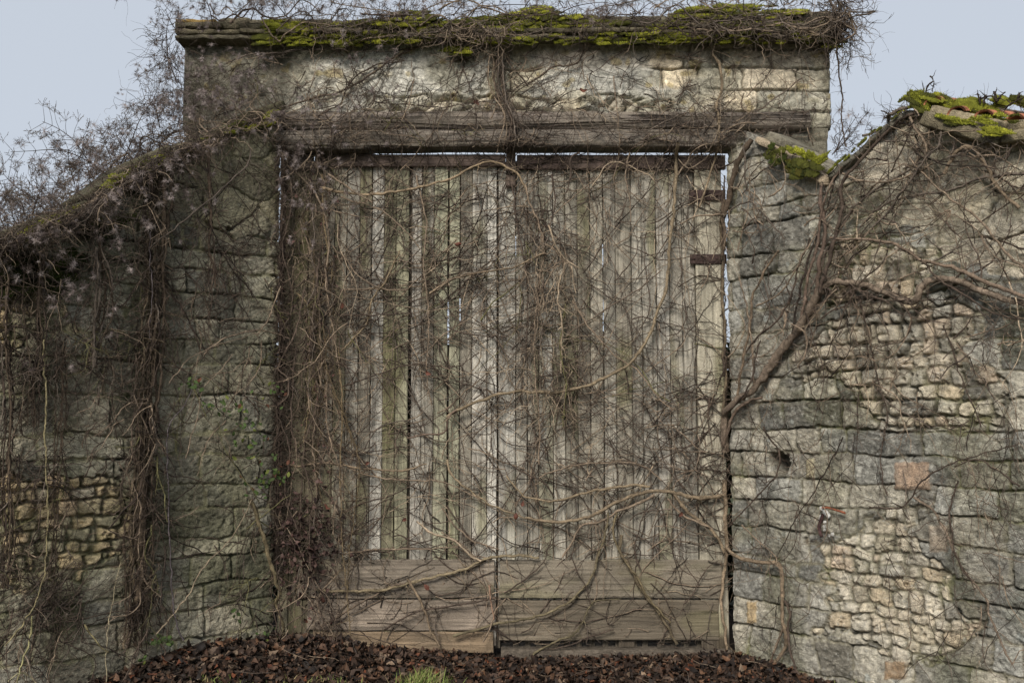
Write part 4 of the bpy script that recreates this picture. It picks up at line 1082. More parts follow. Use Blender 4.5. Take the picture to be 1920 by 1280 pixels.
# --- vine up the right jamb
S4 = [
 ([(1350, 420), (1364, 405), (1372, 375), (1384, 325), (1392, 300), (1405, 278), (1415, 262)], 0.020, 0.016, 0.03, (0.085, 0.062, 0.043), 1),
 ([(1352, 800), (1360, 700), (1366, 640), (1362, 560), (1360, 500), (1352, 450), (1350, 420)], 0.008, 0.012, 0.03, (0.13, 0.10, 0.065), 1),
 ([(1266, 275), (1266, 340), (1262, 400), (1256, 450), (1253, 500), (1245, 550), (1233, 580), (1217, 628), (1190, 670), (1165, 693), (1130, 710), (1100, 724), (1060, 733), (1023, 736), (980, 734), (940, 738), (900, 752), (857, 768), (838, 782)], 0.010, 0.010, 0.04, (0.20, 0.155, 0.10), 1.5),
 ([(1330, 100), (1347, 133), (1350, 175), (1338, 210), (1342, 255), (1340, 290), (1330, 330), (1310, 390)], 0.009, 0.006, 0.04, (0.19, 0.145, 0.095), 1),
 ([(1270, 300), (1290, 320), (1320, 300), (1345, 280)], 0.005, 0.004, 0.05, TAN, 1),
 ([(1275, 420), (1310, 407), (1350, 403), (1370, 405)], 0.006, 0.005, 0.04, TAN, 1),
 ([(1345, 330), (1338, 310), (1355, 318), (1375, 312), (1390, 300)], 0.007, 0.005, 0.05, BRN, 1),
 ([(1410, 240), (1370, 245), (1350, 270), (1330, 280), (1300, 285), (1270, 330)], 0.006, 0.004, 0.05, TAN, 1.2),
 ([(1370, 410), (1390, 390), (1418, 380), (1440, 400), (1465, 430), (1480, 450)], 0.006, 0.004, 0.04, GRY, 1.2),
 ([(1404, 275), (1406, 320), (1410, 350), (1418, 380)], 0.006, 0.004, 0.04, GRY, 1),
]
S4 += [([(1364, 375), (1360, 400), (1366, 440), (1361, 482)], 0.012, 0.011, 0.02, (0.085, 0.062, 0.043), 3), ([(1360, 600), (1364, 660), (1360, 760)], 0.010, 0.008, 0.02, BRN, 3), ([(1363, 330), (1359, 420), (1364, 480), (1360, 560), (1365, 640), (1361, 720)], 0.005, 0.004, 0.02, BRN, 3)]
root, tw = plant('climbing_vine', 'bare vine climbing the right jamb and curving down across the middle of the gate', 'vine', (XR - 0.05, -0.05, 0.05), S4, 1700)
fin(root, tw)

# --- stems on the lower right of the gate
S5 = [
 ([(1358, 928), (1320, 932), (1290, 930), (1255, 922), (1220, 920), (1180, 930), (1140, 950), (1100, 969), (1050, 978), (1010, 975), (985, 970)], 0.013, 0.008, 0.035, (0.19, 0.145, 0.095), 1.5),
 ([(1217, 911), (1180, 910), (1140, 914), (1097, 923), (1040, 938), (1003, 934), (975, 925), (950, 890)], 0.009, 0.005, 0.05, (0.22, 0.17, 0.11), 1.5),
 ([(1225, 928), (1190, 945), (1160, 957), (1123, 977), (1090, 985), (1070, 1020), (1055, 1045)], 0.009, 0.006, 0.04, TAN, 1.3),
 ([(1262, 925), (1285, 955), (1310, 975), (1340, 1000), (1358, 1035)], 0.012, 0.009, 0.04, (0.19, 0.145, 0.095), 1),
 ([(1250, 935), (1280, 965), (1300, 975), (1335, 990)], 0.008, 0.006, 0.05, TAN, 1),
 ([(1165, 1000), (1160, 1030), (1175, 1052), (1192, 1083), (1213, 1120), (1243, 1160), (1267, 1205)], 0.011, 0.008, 0.03, (0.12, 0.095, 0.06), 1.4),
 ([(1155, 960), (1150, 1000), (1160, 1030), (1180, 1060), (1200, 1090), (1220, 1125), (1255, 1165)], 0.007, 0.006, 0.045, (0.15, 0.12, 0.07), 1.2),
 ([(1200, 1065), (1190, 1030), (1200, 980), (1215, 940)], 0.005, 0.004, 0.04, BRN, 1),
 ([(850, 1190), (927, 1170), (987, 1158), (1040, 1143), (1080, 1116), (1107, 1083), (1120, 1046), (1133, 1003), (1140, 960)], 0.009, 0.006, 0.035, (0.14, 0.115, 0.07), 1.4),
 ([(1000, 1225), (1033, 1203), (1080, 1186), (1098, 1150), (1107, 1130), (1130, 1122), (1160, 1122)], 0.008, 0.004, 0.035, (0.12, 0.1, 0.06), 1.4),
 ([(1107, 1130), (1100, 1100), (1085, 1075), (1070, 1040)], 0.004, 0.003, 0.035, BRN, 1),
 ([(945, 1110), (970, 1095), (1000, 1070), (1020, 1050), (1035, 1000), (1038, 960)], 0.005, 0.003, 0.035, BRN, 1.5),
 ([(1280, 1130), (1300, 1110), (1320, 1070), (1345, 1050)], 0.004, 0.003, 0.035, BRN, 1),
 ([(1040, 930), (1015, 900), (970, 880), (930, 840)], 0.005, 0.003, 0.04, BRN, 1.3),
 ([(1010, 895), (1060, 875), (1110, 868), (1170, 866), (1210, 876), (1240, 900)], 0.006, 0.004, 0.04, TAN, 1.3),
 ([(1150, 1180), (1100, 1195), (1060, 1210), (1000, 1222)], 0.005, 0.004, 0.03, BRN, 1),
]
root, tw = plant('climbing_vine', 'fan of tan vine stems over the lower half of the right gate leaf', 'vine', (X_(1200), -0.03, 0.05), S5, 2000)
s0, z0 = px_seeds('M', 225, [(940, 1360, 740, 1060, 4), (940, 1350, 1040, 1190, 0.9), (1200, 1360, 700, 900, 1)], r)
network(tw, 'M', s0, z0, r.choice([0.3, 2.8, -0.3, -0.9, -2.2, 0.8, 1.5], 225) + r.normal(size=225) * 0.35, r.uniform(0.35, 1.2, 225), r.uniform(0.0016, 0.0034, 225), 26, kids=0.9, spurs=5, pal=(0.24, 0.36, 0.2, 0.12, 0.06, 0.02), off0=(0.004, 0.028), wig=0.2)
fin(root, tw)

# --- upper right of the gate and the tangle down its middle
S6 = [
 ([(1073, 563), (1100, 610), (1113, 627), (1145, 660), (1173, 682), (1200, 700), (1230, 740), (1260, 770)], 0.006, 0.004, 0.05, TAN, 1.4),
 ([(1050, 640), (1090, 610), (1130, 585), (1160, 565), (1200, 540), (1240, 505)], 0.006, 0.004, 0.04, (0.13, 0.1, 0.075), 1.2),
 ([(1020, 460), (1040, 470), (1055, 490), (1065, 498)], 0.008, 0.006, 0.07, TAN, 2),
 ([(1028, 425), (1035, 450), (1048, 475), (1060, 492), (1085, 505)], 0.006, 0.005, 0.08, LIT, 2),
 ([(1060, 495), (1052, 520), (1045, 560), (1053, 610), (1052, 660), (1050, 700)], 0.006, 0.004, 0.07, LIT, 3),
 ([(1070, 500), (1075, 530), (1080, 550)], 0.005, 0.003, 0.07, LIT, 1),
 ([(1045, 500), (1030, 520), (1018, 550), (1010, 590), (1003, 640)], 0.005, 0.003, 0.07, TAN, 2),
 ([(985, 350), (995, 390), (1010, 420), (1020, 470), (1012, 520), (1005, 580), (1000, 650), (1005, 720), (1012, 800), (1010, 870)], 0.006, 0.004, 0.05, TAN, 3),
 ([(1035, 330), (1040, 390), (1030, 430)], 0.006, 0.004, 0.06, BRN, 2),
 ([(960, 345), (970, 420), (985, 500), (990, 580), (985, 680)], 0.006, 0.004, 0.04, BRN, 2),
 ([(1085, 290), (1067, 300), (1070, 330), (1060, 365)], 0.007, 0.005, 0.05, BRN, 1),
 ([(1150, 150), (1158, 290), (1150, 340), (1165, 370)], 0.004, 0.003, 0.05, TAN, 1),
 ([(1110, 350), (1140, 310), (1170, 312), (1215, 330), (1230, 350)], 0.005, 0.003, 0.06, LIT, 1.4),
 ([(1180, 290), (1170, 330), (1180, 380), (1180, 420)], 0.005, 0.003, 0.06, TAN, 1),
 ([(1030, 410), (1100, 350), (1150, 310)], 0.004, 0.003, 0.05, TAN, 1),
 ([(1060, 570), (1050, 640), (1060, 720), (1055, 800)], 0.004, 0.003, 0.06, OLV, 3),
]
root, tw = plant('climbing_vine', 'tangle of hanging light twigs down the middle of the gate beside the centre joint', 'vine', (X_(1040), -0.03, 2.0), S6, 2300)
s0, z0 = px_seeds('M', 240, [(940, 1360, 300, 480, 3), (940, 1360, 470, 760, 3.2), (965, 1090, 330, 850, 1.2)], r)
network(tw, 'M', s0, z0, r.choice([0.4, 2.7, -0.4, -1.4, -1.7, 0.8, -1.5], 240) + r.normal(size=240) * 0.35, r.uniform(0.3, 1.1, 240), r.uniform(0.0016, 0.0032, 240), 28, kids=0.9, spurs=5, pal=(0.24, 0.36, 0.2, 0.12, 0.06, 0.02), lift=0.03, off0=(0.004, 0.028), wig=0.2)
s0, z0 = px_seeds('M', 75, [(975, 1075, 400, 760, 1)], r)
network(tw, 'M', s0, z0, -1.55 + r.normal(size=75) * 0.3, r.uniform(0.15, 0.45, 75), r.uniform(0.0016, 0.003, 75), 29, kids=1.3, spurs=4, off0=(0.04, 0.11), pal=(0.4, 0.15, 0.15, 0.0, 0.25, 0.05), lift=0.05)
fin(root, tw)

# --- left leaf
S7 = [
 ([(603, 352), (640, 362), (690, 367), (740, 362), (800, 350), (850, 335), (890, 315), (915, 305), (945, 312), (968, 325), (980, 345), (988, 365)], 0.009, 0.007, 0.05, (0.26, 0.195, 0.125), 1.5),
 ([(640, 372), (700, 390), (735, 410), (765, 440), (790, 470)], 0.006, 0.004, 0.05, TAN, 1.5),
 ([(807, 552), (840, 528), (873, 517), (920, 510), (960, 503), (1000, 485), (1023, 476)], 0.007, 0.005, 0.045, (0.18, 0.135, 0.09), 1.4),
 ([(820, 545), (860, 520), (900, 512)], 0.005, 0.004, 0.06, TAN, 1),
 ([(635, 665), (665, 635), (690, 604), (700, 560), (723, 530), (738, 500), (750, 470)], 0.007, 0.005, 0.045, (0.21, 0.16, 0.10), 1.4),
 ([(640, 475), (670, 515), (700, 535), (730, 545), (765, 543)], 0.005, 0.004, 0.045, TAN, 1.4),
 ([(640, 545), (700, 542), (760, 545)], 0.006, 0.004, 0.04, TAN, 1),
 ([(640, 590), (700, 592), (770, 588)], 0.005, 0.004, 0.04, BRN, 1),
 ([(838, 612), (870, 625), (910, 630), (950, 632)], 0.005, 0.004, 0.04, BRN, 1.2),
 ([(640, 725), (690, 710), (740, 690), (790, 682), (850, 690), (900, 660)], 0.005, 0.003, 0.04, BRN, 1.4),
 ([(857, 767), (840, 785), (835, 810), (800, 815), (765, 820)], 0.007, 0.005, 0.04, (0.14, 0.1, 0.075), 1.5),
 ([(530, 870), (570, 873), (600, 868), (640, 872), (700, 880), (760, 880), (800, 870)], 0.008, 0.005, 0.05, (0.2, 0.15, 0.1), 1.5),
 ([(640, 868), (690, 890), (730, 898), (790, 900), (840, 905), (900, 935)], 0.006, 0.004, 0.045, TAN, 1.3),
 ([(840, 860), (845, 885), (870, 910), (920, 945), (960, 960), (985, 970)], 0.007, 0.005, 0.05, (0.22, 0.17, 0.11), 1.4),
 ([(783, 975), (805, 995), (827, 1003), (850, 1012), (873, 1030), (890, 1045), (903, 1050)], 0.007, 0.006, 0.045, LIT, 1.2),
 ([(830, 950), (845, 975), (870, 1000), (900, 1018), (935, 1028)], 0.006, 0.004, 0.045, TAN, 1.2),
 ([(645, 1038), (700, 1030), (760, 1028), (830, 1026), (860, 1022)], 0.006, 0.004, 0.04, TAN, 1.2),
 ([(590, 1105), (650, 1107), (720, 1104), (783, 1088), (830, 1077), (873, 1066), (903, 1050), (935, 1042), (973, 1041), (1010, 1044)], 0.009, 0.008, 0.035, (0.2, 0.16, 0.1), 1.6),
 ([(600, 1175), (640, 1150), (690, 1122), (730, 1100), (760, 1092)], 0.007, 0.006, 0.035, (0.12, 0.09, 0.065), 1.2),
 ([(765, 1085), (783, 1110), (798, 1145), (803, 1170), (815, 1195), (825, 1210)], 0.008, 0.006, 0.05, (0.2, 0.15, 0.1), 1.2),
 ([(720, 1180), (770, 1150), (820, 1138), (880, 1130), (930, 1118)], 0.006, 0.005, 0.035, BRN, 1.3),
 ([(640, 960), (690, 940), (740, 925), (790, 900)], 0.005, 0.003, 0.04, BRN, 1.3),
 ([(640, 1020), (670, 990), (700, 950), (740, 930)], 0.005, 0.003, 0.04, BRN, 1),
 ([(918, 1095), (922, 1130), (926, 1160)], 0.006, 0.004, 0.05, (0.25, 0.16, 0.11), 0.5),
 ([(905, 1200), (915, 1185), (925, 1165), (930, 1140), (950, 1120)], 0.006, 0.004, 0.05, TAN, 1),
 ([(780, 330), (800, 420), (795, 500), (805, 600), (800, 700), (812, 760)], 0.005, 0.003, 0.05, TAN, 2.5),
]
root, tw = plant('climbing_vine', 'dense web of bare vine stems over the left gate leaf', 'vine', (X_(760), -0.03, 0.05), S7, 2700)
s0, z0 = px_seeds('M', 400, [(560, 940, 310, 520, 3), (560, 940, 500, 760, 3), (560, 940, 760, 1050, 3), (590, 930, 1050, 1200, 1)], r)
network(tw, 'M', s0, z0, r.choice([0.3, 2.8, -0.3, -0.9, -2.2, 0.8, -1.5], 400) + r.normal(size=400) * 0.35, r.uniform(0.3, 1.15, 400), r.uniform(0.0016, 0.0034, 400), 30, kids=0.9, spurs=5, pal=(0.24, 0.36, 0.2, 0.12, 0.06, 0.02), off0=(0.004, 0.028), wig=0.2)
fin(root, tw)

# --- matted curtain at the left jamb
S8 = []
gb = np.random.default_rng(8)
for k in range(15):
    x0 = gb.uniform(528, 650); pts = []
    xx = x0; yb_ = gb.uniform(290, 700); ye = min(yb_ + gb.uniform(250, 700), 1185)
    for yy in np.linspace(yb_, ye, 7): pts.append((xx, yy)); xx = np.clip(xx + gb.normal() * 16, 524, 680)
    S8.append((pts, gb.uniform(0.0035, 0.008), 0.003, gb.uniform(0.03, 0.12), np.array((TAN, BRN, GRY, BRN, (0.16, 0.12, 0.07))[int(gb.integers(5))]) * gb.uniform(0.7, 1.2), 1.6))
S8 += [([(457, 936), (483, 1010), (500, 1066), (520, 1130), (533, 1166), (535, 1195)], 0.012, 0.010, 0.07, (0.15, 0.12, 0.07), 1),
       ([(510, 290), (560, 330), (600, 375), (620, 440), (615, 520), (625, 600), (640, 690)], 0.007, 0.005, 0.09, TAN, 2),
       ([(620, 330), (640, 345), (700, 385)], 0.006, 0.005, 0.09, TAN, 2)]
for k in range(9):
    S8.append(([(gb.uniform(522, 533) - q * 2.2, 290 + q * 130 + gb.uniform(-20, 20)) for q in range(7)], 0.006, 0.004, 0.02, np.array(BRN) * 0.9, 3))
root, tw = plant('climbing_vine', 'matted brown curtain of hanging vines at the left jamb of the gate', 'vine', (XL + 0.1, -0.05, 0.1), S8, 3100, sp=1.2)
s0, z0 = px_seeds('M', 230, [(530, 660, 290, 620, 3), (528, 640, 600, 1180, 4)], r)
network(tw, 'M', s0, z0, -1.57 + r.normal(size=230) * 0.55, r.uniform(0.2, 0.8, 230), r.uniform(0.0014, 0.0034, 230), 32, kids=1.4, spurs=4, off0=(0.02, 0.15), pal=(0.28, 0.42, 0.14, 0.1, 0.03, 0.03), lift=0.06)
fin(root, tw)
# the bunch of dead leaves hanging in it
rb_ = np.random.default_rng(91)
n = 260; px = rb_.normal(size=n) * 30 + 572; py = rb_.normal(size=n) * 48 + 1015
c = place(px, py, rb_.uniform(0.03, 0.14, n)); B = Bag()
leaf_batch(B, c, rb_.normal(size=(n, 3)) + np.array([0, -0.8, 0]), rb_.uniform(0.025, 0.055, n), np.array([(0.05, 0.028, 0.022), (0.075, 0.042, 0.034), (0.035, 0.02, 0.018), (0.10, 0.06, 0.05)])[rb_.integers(0, 4, n)], rb_, 0.9)
n2 = 300; px = rb_.uniform(528, 640, n2); py = rb_.uniform(330, 1180, n2); c = place(px, py, rb_.uniform(0.02, 0.12, n2))
leaf_batch(B, c, rb_.normal(size=(n2, 3)), rb_.uniform(0.015, 0.035, n2), np.array([(0.05, 0.03, 0.022), (0.09, 0.055, 0.045), (0.12, 0.06, 0.05)])[rb_.integers(0, 3, n2)], rb_, 0.9)
o = B.build('dead_leaves', M_leaf, root); o['kind'] = 'stuff'; o['label'] = 'bunched dark dead leaves'

# --- left wall columns
def bundle(pts, n, spread, r0, r1, off, cols, seed):
    g_ = np.random.default_rng(seed); out = []
    for k in range(n):
        ph = g_.uniform(0, 6.28); sx_ = g_.normal() * spread
        q = [(x + sx_ + math.sin(ph + i * 1.3) * spread * 0.5 + g_.normal() * spread * 0.25, y) for i, (x, y) in enumerate(pts)]
        if n > 3: 
            a = int(g_.integers(0, max(1, len(q) // 3))); q = q[a:]
        out.append((q, g_.uniform(r0, r1), g_.uniform(r0, r1) * 0.7, g_.uniform(*off), np.array(cols[int(g_.integers(len(cols)))]) * g_.uniform(0.75, 1.2), 1.3))
    return out
DB = (0.075, 0.055, 0.038)
S9 = bundle([(298, 330), (292, 380), (288, 430), (283, 480), (288, 540), (284, 610), (276, 700), (270, 780), (266, 850), (262, 920), (258, 1000), (255, 1080), (250, 1150), (243, 1210)], 13, 9, 0.004, 0.009, (0.02, 0.09), (BRN, DB, (0.13, 0.1, 0.065), DB), 41)
S9 += [([(296, 330), (300, 380), (298, 440), (300, 470), (285, 510), (278, 540), (285, 580), (276, 660)], 0.013, 0.011, 0.05, (0.12, 0.088, 0.06), 1),
       ([(262, 880), (258, 950), (256, 1020), (254, 1100), (246, 1180)], 0.024, 0.020, 0.04, (0.085, 0.062, 0.042), 1.2)]
root, tw = plant('climbing_vine', 'thick hanging rope of vine stems down the middle of the left wall to the ground', 'vine', tuple(LEFT.P(1.0, 0.05, 0.05)), S9, 3300)
s0, z0 = px_seeds('L', 150, [(240, 300, 330, 700, 1), (235, 290, 700, 1200, 1.6)], r)
network(tw, 'L', s0, z0, -1.57 + r.normal(size=150) * 0.45, r.uniform(0.15, 0.5, 150), r.uniform(0.0016, 0.004, 150), 33, kids=1.3, spurs=5, off0=(0.02, 0.12), pal=(0.16, 0.46, 0.1, 0.26, 0.0, 0.02), lift=0.06)
fin(root, tw)
S10 = [([(382, 285), (385, 320), (384, 370), (388, 420), (384, 470), (392, 500), (395, 540)], 0.010, 0.006, 0.05, (0.12, 0.085, 0.06), 1.6),
       ([(388, 440), (392, 500), (385, 560), (380, 620)], 0.005, 0.003, 0.06, BRN, 2),
       ([(400, 470), (430, 510), (455, 540), (470, 560)], 0.005, 0.004, 0.04, DRK, 1),
       ([(310, 545), (340, 590), (360, 630), (372, 670)], 0.006, 0.004, 0.04, BRN, 1),
       ([(372, 665), (400, 640), (440, 625), (480, 622), (520, 630)], 0.006, 0.004, 0.06, TAN, 1),
       ([(450, 290), (440, 320), (420, 340), (350, 400), (300, 440), (262, 470)], 0.005, 0.004, 0.12, GRY, 1),
       ([(470, 630), (490, 600), (500, 570), (515, 540)], 0.005, 0.004, 0.08, TAN, 1),
       ([(480, 640), (475, 690), (455, 720), (430, 740)], 0.005, 0.003, 0.06, TAN, 1)]
root, tw = plant('climbing_vine', 'thin brown vine hanging on the left wall between rope vine and gate', 'vine', tuple(LEFT.P(0.5, 0.05, 0.05)), S10, 3400)
s0, z0 = px_seeds('L', 230, [(300, 525, 260, 480, 2), (370, 420, 400, 620, 1.5), (300, 520, 480, 800, 2), (440, 525, 700, 1180, 2), (300, 460, 800, 1160, 0.8)], r)
network(tw, 'L', s0, z0, r.choice([-1.5, -1.1, -2.2, 0.5, 2.6], 230) + r.normal(size=230) * 0.4, r.uniform(0.15, 0.6, 230), r.uniform(0.0012, 0.003, 230), 34, kids=1.2, spurs=3.5, pal=(0.16, 0.44, 0.16, 0.2, 0.0, 0.04), lift=0.06)
fin(root, tw)
S11 = bundle([(180, 420), (172, 470), (185, 530), (178, 590), (165, 640), (160, 690)], 8, 12, 0.003, 0.007, (0.02, 0.12), (BRN, DB, GRY), 43)
S11 += bundle([(60, 480), (52, 560), (58, 640), (50, 720), (52, 800)], 6, 10, 0.003, 0.007, (0.02, 0.12), (BRN, DB), 44)
S11 += bundle([(10, 520), (4, 640), (12, 760), (2, 880), (8, 1000), (0, 1100)], 7, 10, 0.003, 0.007, (0.02, 0.12), (BRN, DB, GRY), 45)
S11 += bundle([(105, 640), (100, 760), (92, 880), (90, 1000), (85, 1080)], 4, 7, 0.003, 0.005, (0.02, 0.1), (BRN, DB), 46)
S11 += [([(60, 480), (90, 460), (120, 440), (150, 430)], 0.006, 0.004, 0.06, TAN, 1)]
root, tw = plant('climbing_vine', 'brown vine tangles hanging from the mossy top at the far left', 'vine', tuple(LEFT.P(1.6, 0.05, 0.05)), S11, 3500)
s0, z0 = px_seeds('L', 330, [(0, 240, 430, 700, 3), (0, 240, 600, 900, 1.6), (0, 120, 800, 1250, 1.2), (40, 160, 1080, 1180, 0.9)], r)
network(tw, 'L', s0, z0, r.choice([-1.5, -1.1, -2.0, 0.5, 2.6], 330) + r.normal(size=330) * 0.5, r.uniform(0.12, 0.5, 330), r.uniform(0.0012, 0.003, 330), 35, kids=1.3, spurs=4, pal=(0.16, 0.44, 0.16, 0.2, 0.0, 0.04), lift=0.08, off0=(0.01, 0.1))
fin(root, tw)

# --- upper wall and coping
S12 = [
 ([(545, 205), (600, 185), (640, 178), (700, 143), (735, 117), (773, 98), (800, 92)], 0.007, 0.006, 0.03, (0.10, 0.075, 0.055), 1.3),
 ([(600, 230), (640, 200), (660, 160), (700, 130), (760, 120)], 0.005, 0.004, 0.03, BRN, 1.3),
 ([(990, 160), (1020, 143), (1045, 130), (1080, 125), (1093, 100), (1098, 85)], 0.007, 0.005, 0.03, (0.10, 0.075, 0.055), 1),
 ([(990, 165), (960, 130), (945, 105)], 0.006, 0.005, 0.03, BRN, 1),
 ([(900, 62), (890, 70), (880, 82), (868, 86), (850, 75)], 0.007, 0.005, 0.05, TAN, 1),
 ([(970, 60), (950, 75), (943, 95)], 0.006, 0.005, 0.06, TAN, 1),
 ([(640, 95), (700, 90), (760, 85), (840, 88), (900, 86), (1000, 84)], 0.004, 0.003, 0.05, TAN, 1.5),
 ([(520, 110), (600, 100), (700, 105), (760, 100)], 0.004, 0.003, 0.05, GRY, 1.5),
 ([(430, 128), (470, 110), (520, 108), (570, 100), (640, 96)], 0.005, 0.004, 0.05, GRY, 1),
 ([(700, 195), (760, 200), (820, 205), (880, 200), (940, 190)], 0.004, 0.003, 0.03, BRN, 1.5),
 ([(1280, 220), (1240, 240), (1200, 255), (1150, 245), (1100, 250)], 0.005, 0.004, 0.04, GRY, 1.5),
 ([(1500, 150), (1450, 190), (1400, 225), (1350, 270), (1300, 290)], 0.005, 0.004, 0.03, GRY, 1),
 ([(1390, 250), (1400, 225), (1385, 205), (1390, 180)], 0.005, 0.004, 0.04, TAN, 1),
]
S12 += bundle([(925, 70), (937, 110), (933, 150), (940, 185), (953, 215), (960, 240), (957, 275), (950, 290)], 9, 6, 0.004, 0.007, (0.03, 0.08), (BRN, TAN, GRY), 61)
root, tw = plant('climbing_vine', 'dark bare vine spread over the plastered wall and lintel above the gate', 'vine', (0, -0.05, ZL0), S12, 3700)
s0, z0 = px_seeds('M', 471, [(345, 1555, 95, 215, 4), (520, 1510, 212, 290, 3), (850, 1000, 90, 290, 0.8), (1250, 1420, 180, 290, 0.7), (520, 720, 150, 290, 0.9), (560, 1360, 262, 300, 1.2)], r)
network(tw, 'M', s0, z0, r.choice([0.3, 2.8, -0.4, -1.5, -2.2, 0.8], 471) + r.normal(size=471) * 0.4, r.uniform(0.12, 0.5, 471), r.uniform(0.0012, 0.003, 471), 36, kids=1.4, spurs=4, pal=(0.22, 0.38, 0.2, 0.14, 0.04, 0.02))
fin(root, tw)

def free_walk(bag, c, n, ln, rr, seed, cols, dirs, K=12, wig=0.35, grav=0.0, ysc=0.5):
    r = np.random.default_rng(seed); d = np.asarray(dirs, float) + r.normal(size=(n, 3)) * np.array([0.5, 0.3, 0.5]); d /= np.linalg.norm(d, axis=1, keepdims=True)
    L = r.uniform(ln[0], ln[1], n); p = [c]
    for k in range(K - 1):
        d = d + r.normal(size=(n, 3)) * wig * np.array([1, ysc, 1]) + np.array([0, 0, -grav]); d /= np.linalg.norm(d, axis=1, keepdims=True)
        p.append(p[-1] + d * (L / (K - 1))[:, None])
    P = np.stack(p, 1); rad = r.uniform(rr[0], rr[1], (n, 1)) * (1 - 0.6 * np.linspace(0, 1, K))[None]
    C = np.array(cols)[r.integers(0, len(cols), n)] * r.uniform(0.75, 1.25, (n, 1))
    tubes(bag, P, rad, C, 3)
    return P, rad, C

# coping tangle, running the length of the wall top and hanging at its right corner
S13 = []
gb = np.random.default_rng(18)
for k in range(26):
    xx = gb.uniform(340, 1540); yy = gb.uniform(30, 88); L = gb.uniform(60, 260); pts = []
    for q in np.linspace(0, 1, 6): pts.append((min(xx + L * q, 1575), np.clip(yy + gb.normal() * 12, 20, 92)))
    S13.append((pts, gb.uniform(0.003, 0.007), 0.003, gb.uniform(0.03, 0.09), np.array((TAN, BRN, GRY)[int(gb.integers(3))]) * gb.uniform(0.8, 1.2), 1.8))
for k in range(9):
    xx = gb.uniform(1250, 1540); S13.append(([(xx, gb.uniform(55, 90)), (xx + 40, gb.uniform(50, 95)), (xx + 90, gb.uniform(40, 95)), (min(xx + 140, 1570), gb.uniform(40, 95))], 0.006, 0.005, 0.08, np.array((TAN, GRY)[k % 2]), 2))
S13 += [([(1535, 20), (1552, 45), (1562, 90), (1566, 140), (1572, 190), (1566, 240), (1574, 285)], 0.007, 0.004, 0.05, BRN, 1.5), ([(1545, 15), (1575, 60), (1585, 110), (1578, 140)], 0.005, 0.003, 0.08, DRK, 3)]
root, tw = plant('climbing_vine', 'twiggy vine along the mossy coping, hanging loose at its right corner', 'vine', (0.4, -0.1, ZB), S13, 3900)
c = place(gb.uniform(1548, 1570, 110), gb.uniform(10, 70, 110), gb.uniform(-0.1, 0.08, 110))
P, rad, C = free_walk(tw, c, 110, (0.2, 0.55), (0.0015, 0.0035), 71, (BRN, DRK, GRY), np.array([0.15, -0.05, -0.8]), K=14, wig=0.45, grav=0.10)
for q in range(len(P)): sprigs(tw, P[q], rad[q] + 0.001, C[q], 7, 9000 + q, (0.02, 0.07), K=5, rr=0.0018)
c = place(gb.uniform(1300, 1560, 260), gb.uniform(15, 90, 260), gb.uniform(-0.05, 0.1, 260))
free_walk(tw, c, 260, (0.12, 0.4), (0.0015, 0.0042), 72, (TAN, GRY, BRN), np.array([0.6, -0.1, 0.0]), K=12, wig=0.5)
c = place(gb.uniform(560, 1300, 420), gb.uniform(30, 92, 420), gb.uniform(0.0, 0.1, 420))
free_walk(tw, c, 420, (0.08, 0.3), (0.0013, 0.0035), 73, (TAN, GRY, BRN, DRK), np.array([0.0, -0.1, 0.0]), K=10, wig=0.55)
c = place(gb.uniform(840, 960, 90), gb.uniform(60, 100, 90), gb.uniform(0.02, 0.1, 90))
free_walk(tw, c, 90, (0.1, 0.3), (0.002, 0.004), 74, (TAN, GRY), np.array([0.0, -0.1, -0.6]), K=10, wig=0.45)
fin(root, tw)

# --- right wall top snags against the sky
B = Bag(); root = thing('climbing_vine', 'crooked dead vine snags sticking up from the right wall top against the sky', 'vine', tuple(RIGHT.P(tk[2], topR(tk[2]), 0.0)))
for k, (pts, r0) in enumerate([([(1740, 190), (1736, 172), (1741, 160), (1749, 153), (1748, 146), (1744, 143)], 0.006), ([(1733, 175), (1731, 163)], 0.003), ([(1748, 172), (1750, 160), (1752, 152)], 0.003),
    ([(1838, 195), (1836, 183), (1832, 175)], 0.006), ([(1845, 193), (1848, 178)], 0.006), ([(1835, 188), (1850, 181), (1862, 182), (1872, 190)], 0.005), ([(1868, 192), (1866, 178), (1863, 172)], 0.007), ([(1872, 186), (1878, 178), (1884, 174)], 0.005), ([(1909, 186), (1911, 174)], 0.006),
    ([(1664, 232), (1668, 218), (1663, 212), (1652, 207)], 0.006), ([(1663, 222), (1657, 220)], 0.004), ([(1634, 252), (1634, 242), (1637, 238)], 0.004), ([(1676, 215), (1675, 207)], 0.005), ([(1885, 205), (1895, 195), (1905, 190), (1925, 180)], 0.006)]):
    Q = np.array(pts, float); SS = RIGHT; t_, z_, _ = SS.hit(Q[:, 0], Q[:, 1]); P = crom(SS.P(t_, z_, np.full(len(Q), 0.0)), 14)
    P = P + rng.normal(size=P.shape) * 0.0015
    b2 = Bag(); tubes(b2, P[None], (r0 * (1 - 0.4 * np.linspace(0, 1, 14)) * rng.uniform(0.8, 1.4, 14))[None], np.array(DRK), 6, 0.3, k); b2.build('stem', M_bark, root)
    sprigs(B, P, np.full(14, r0), np.array(DRK), 5, 60 + k, (0.015, 0.05), K=4, rr=0.003)
fin(root, B)

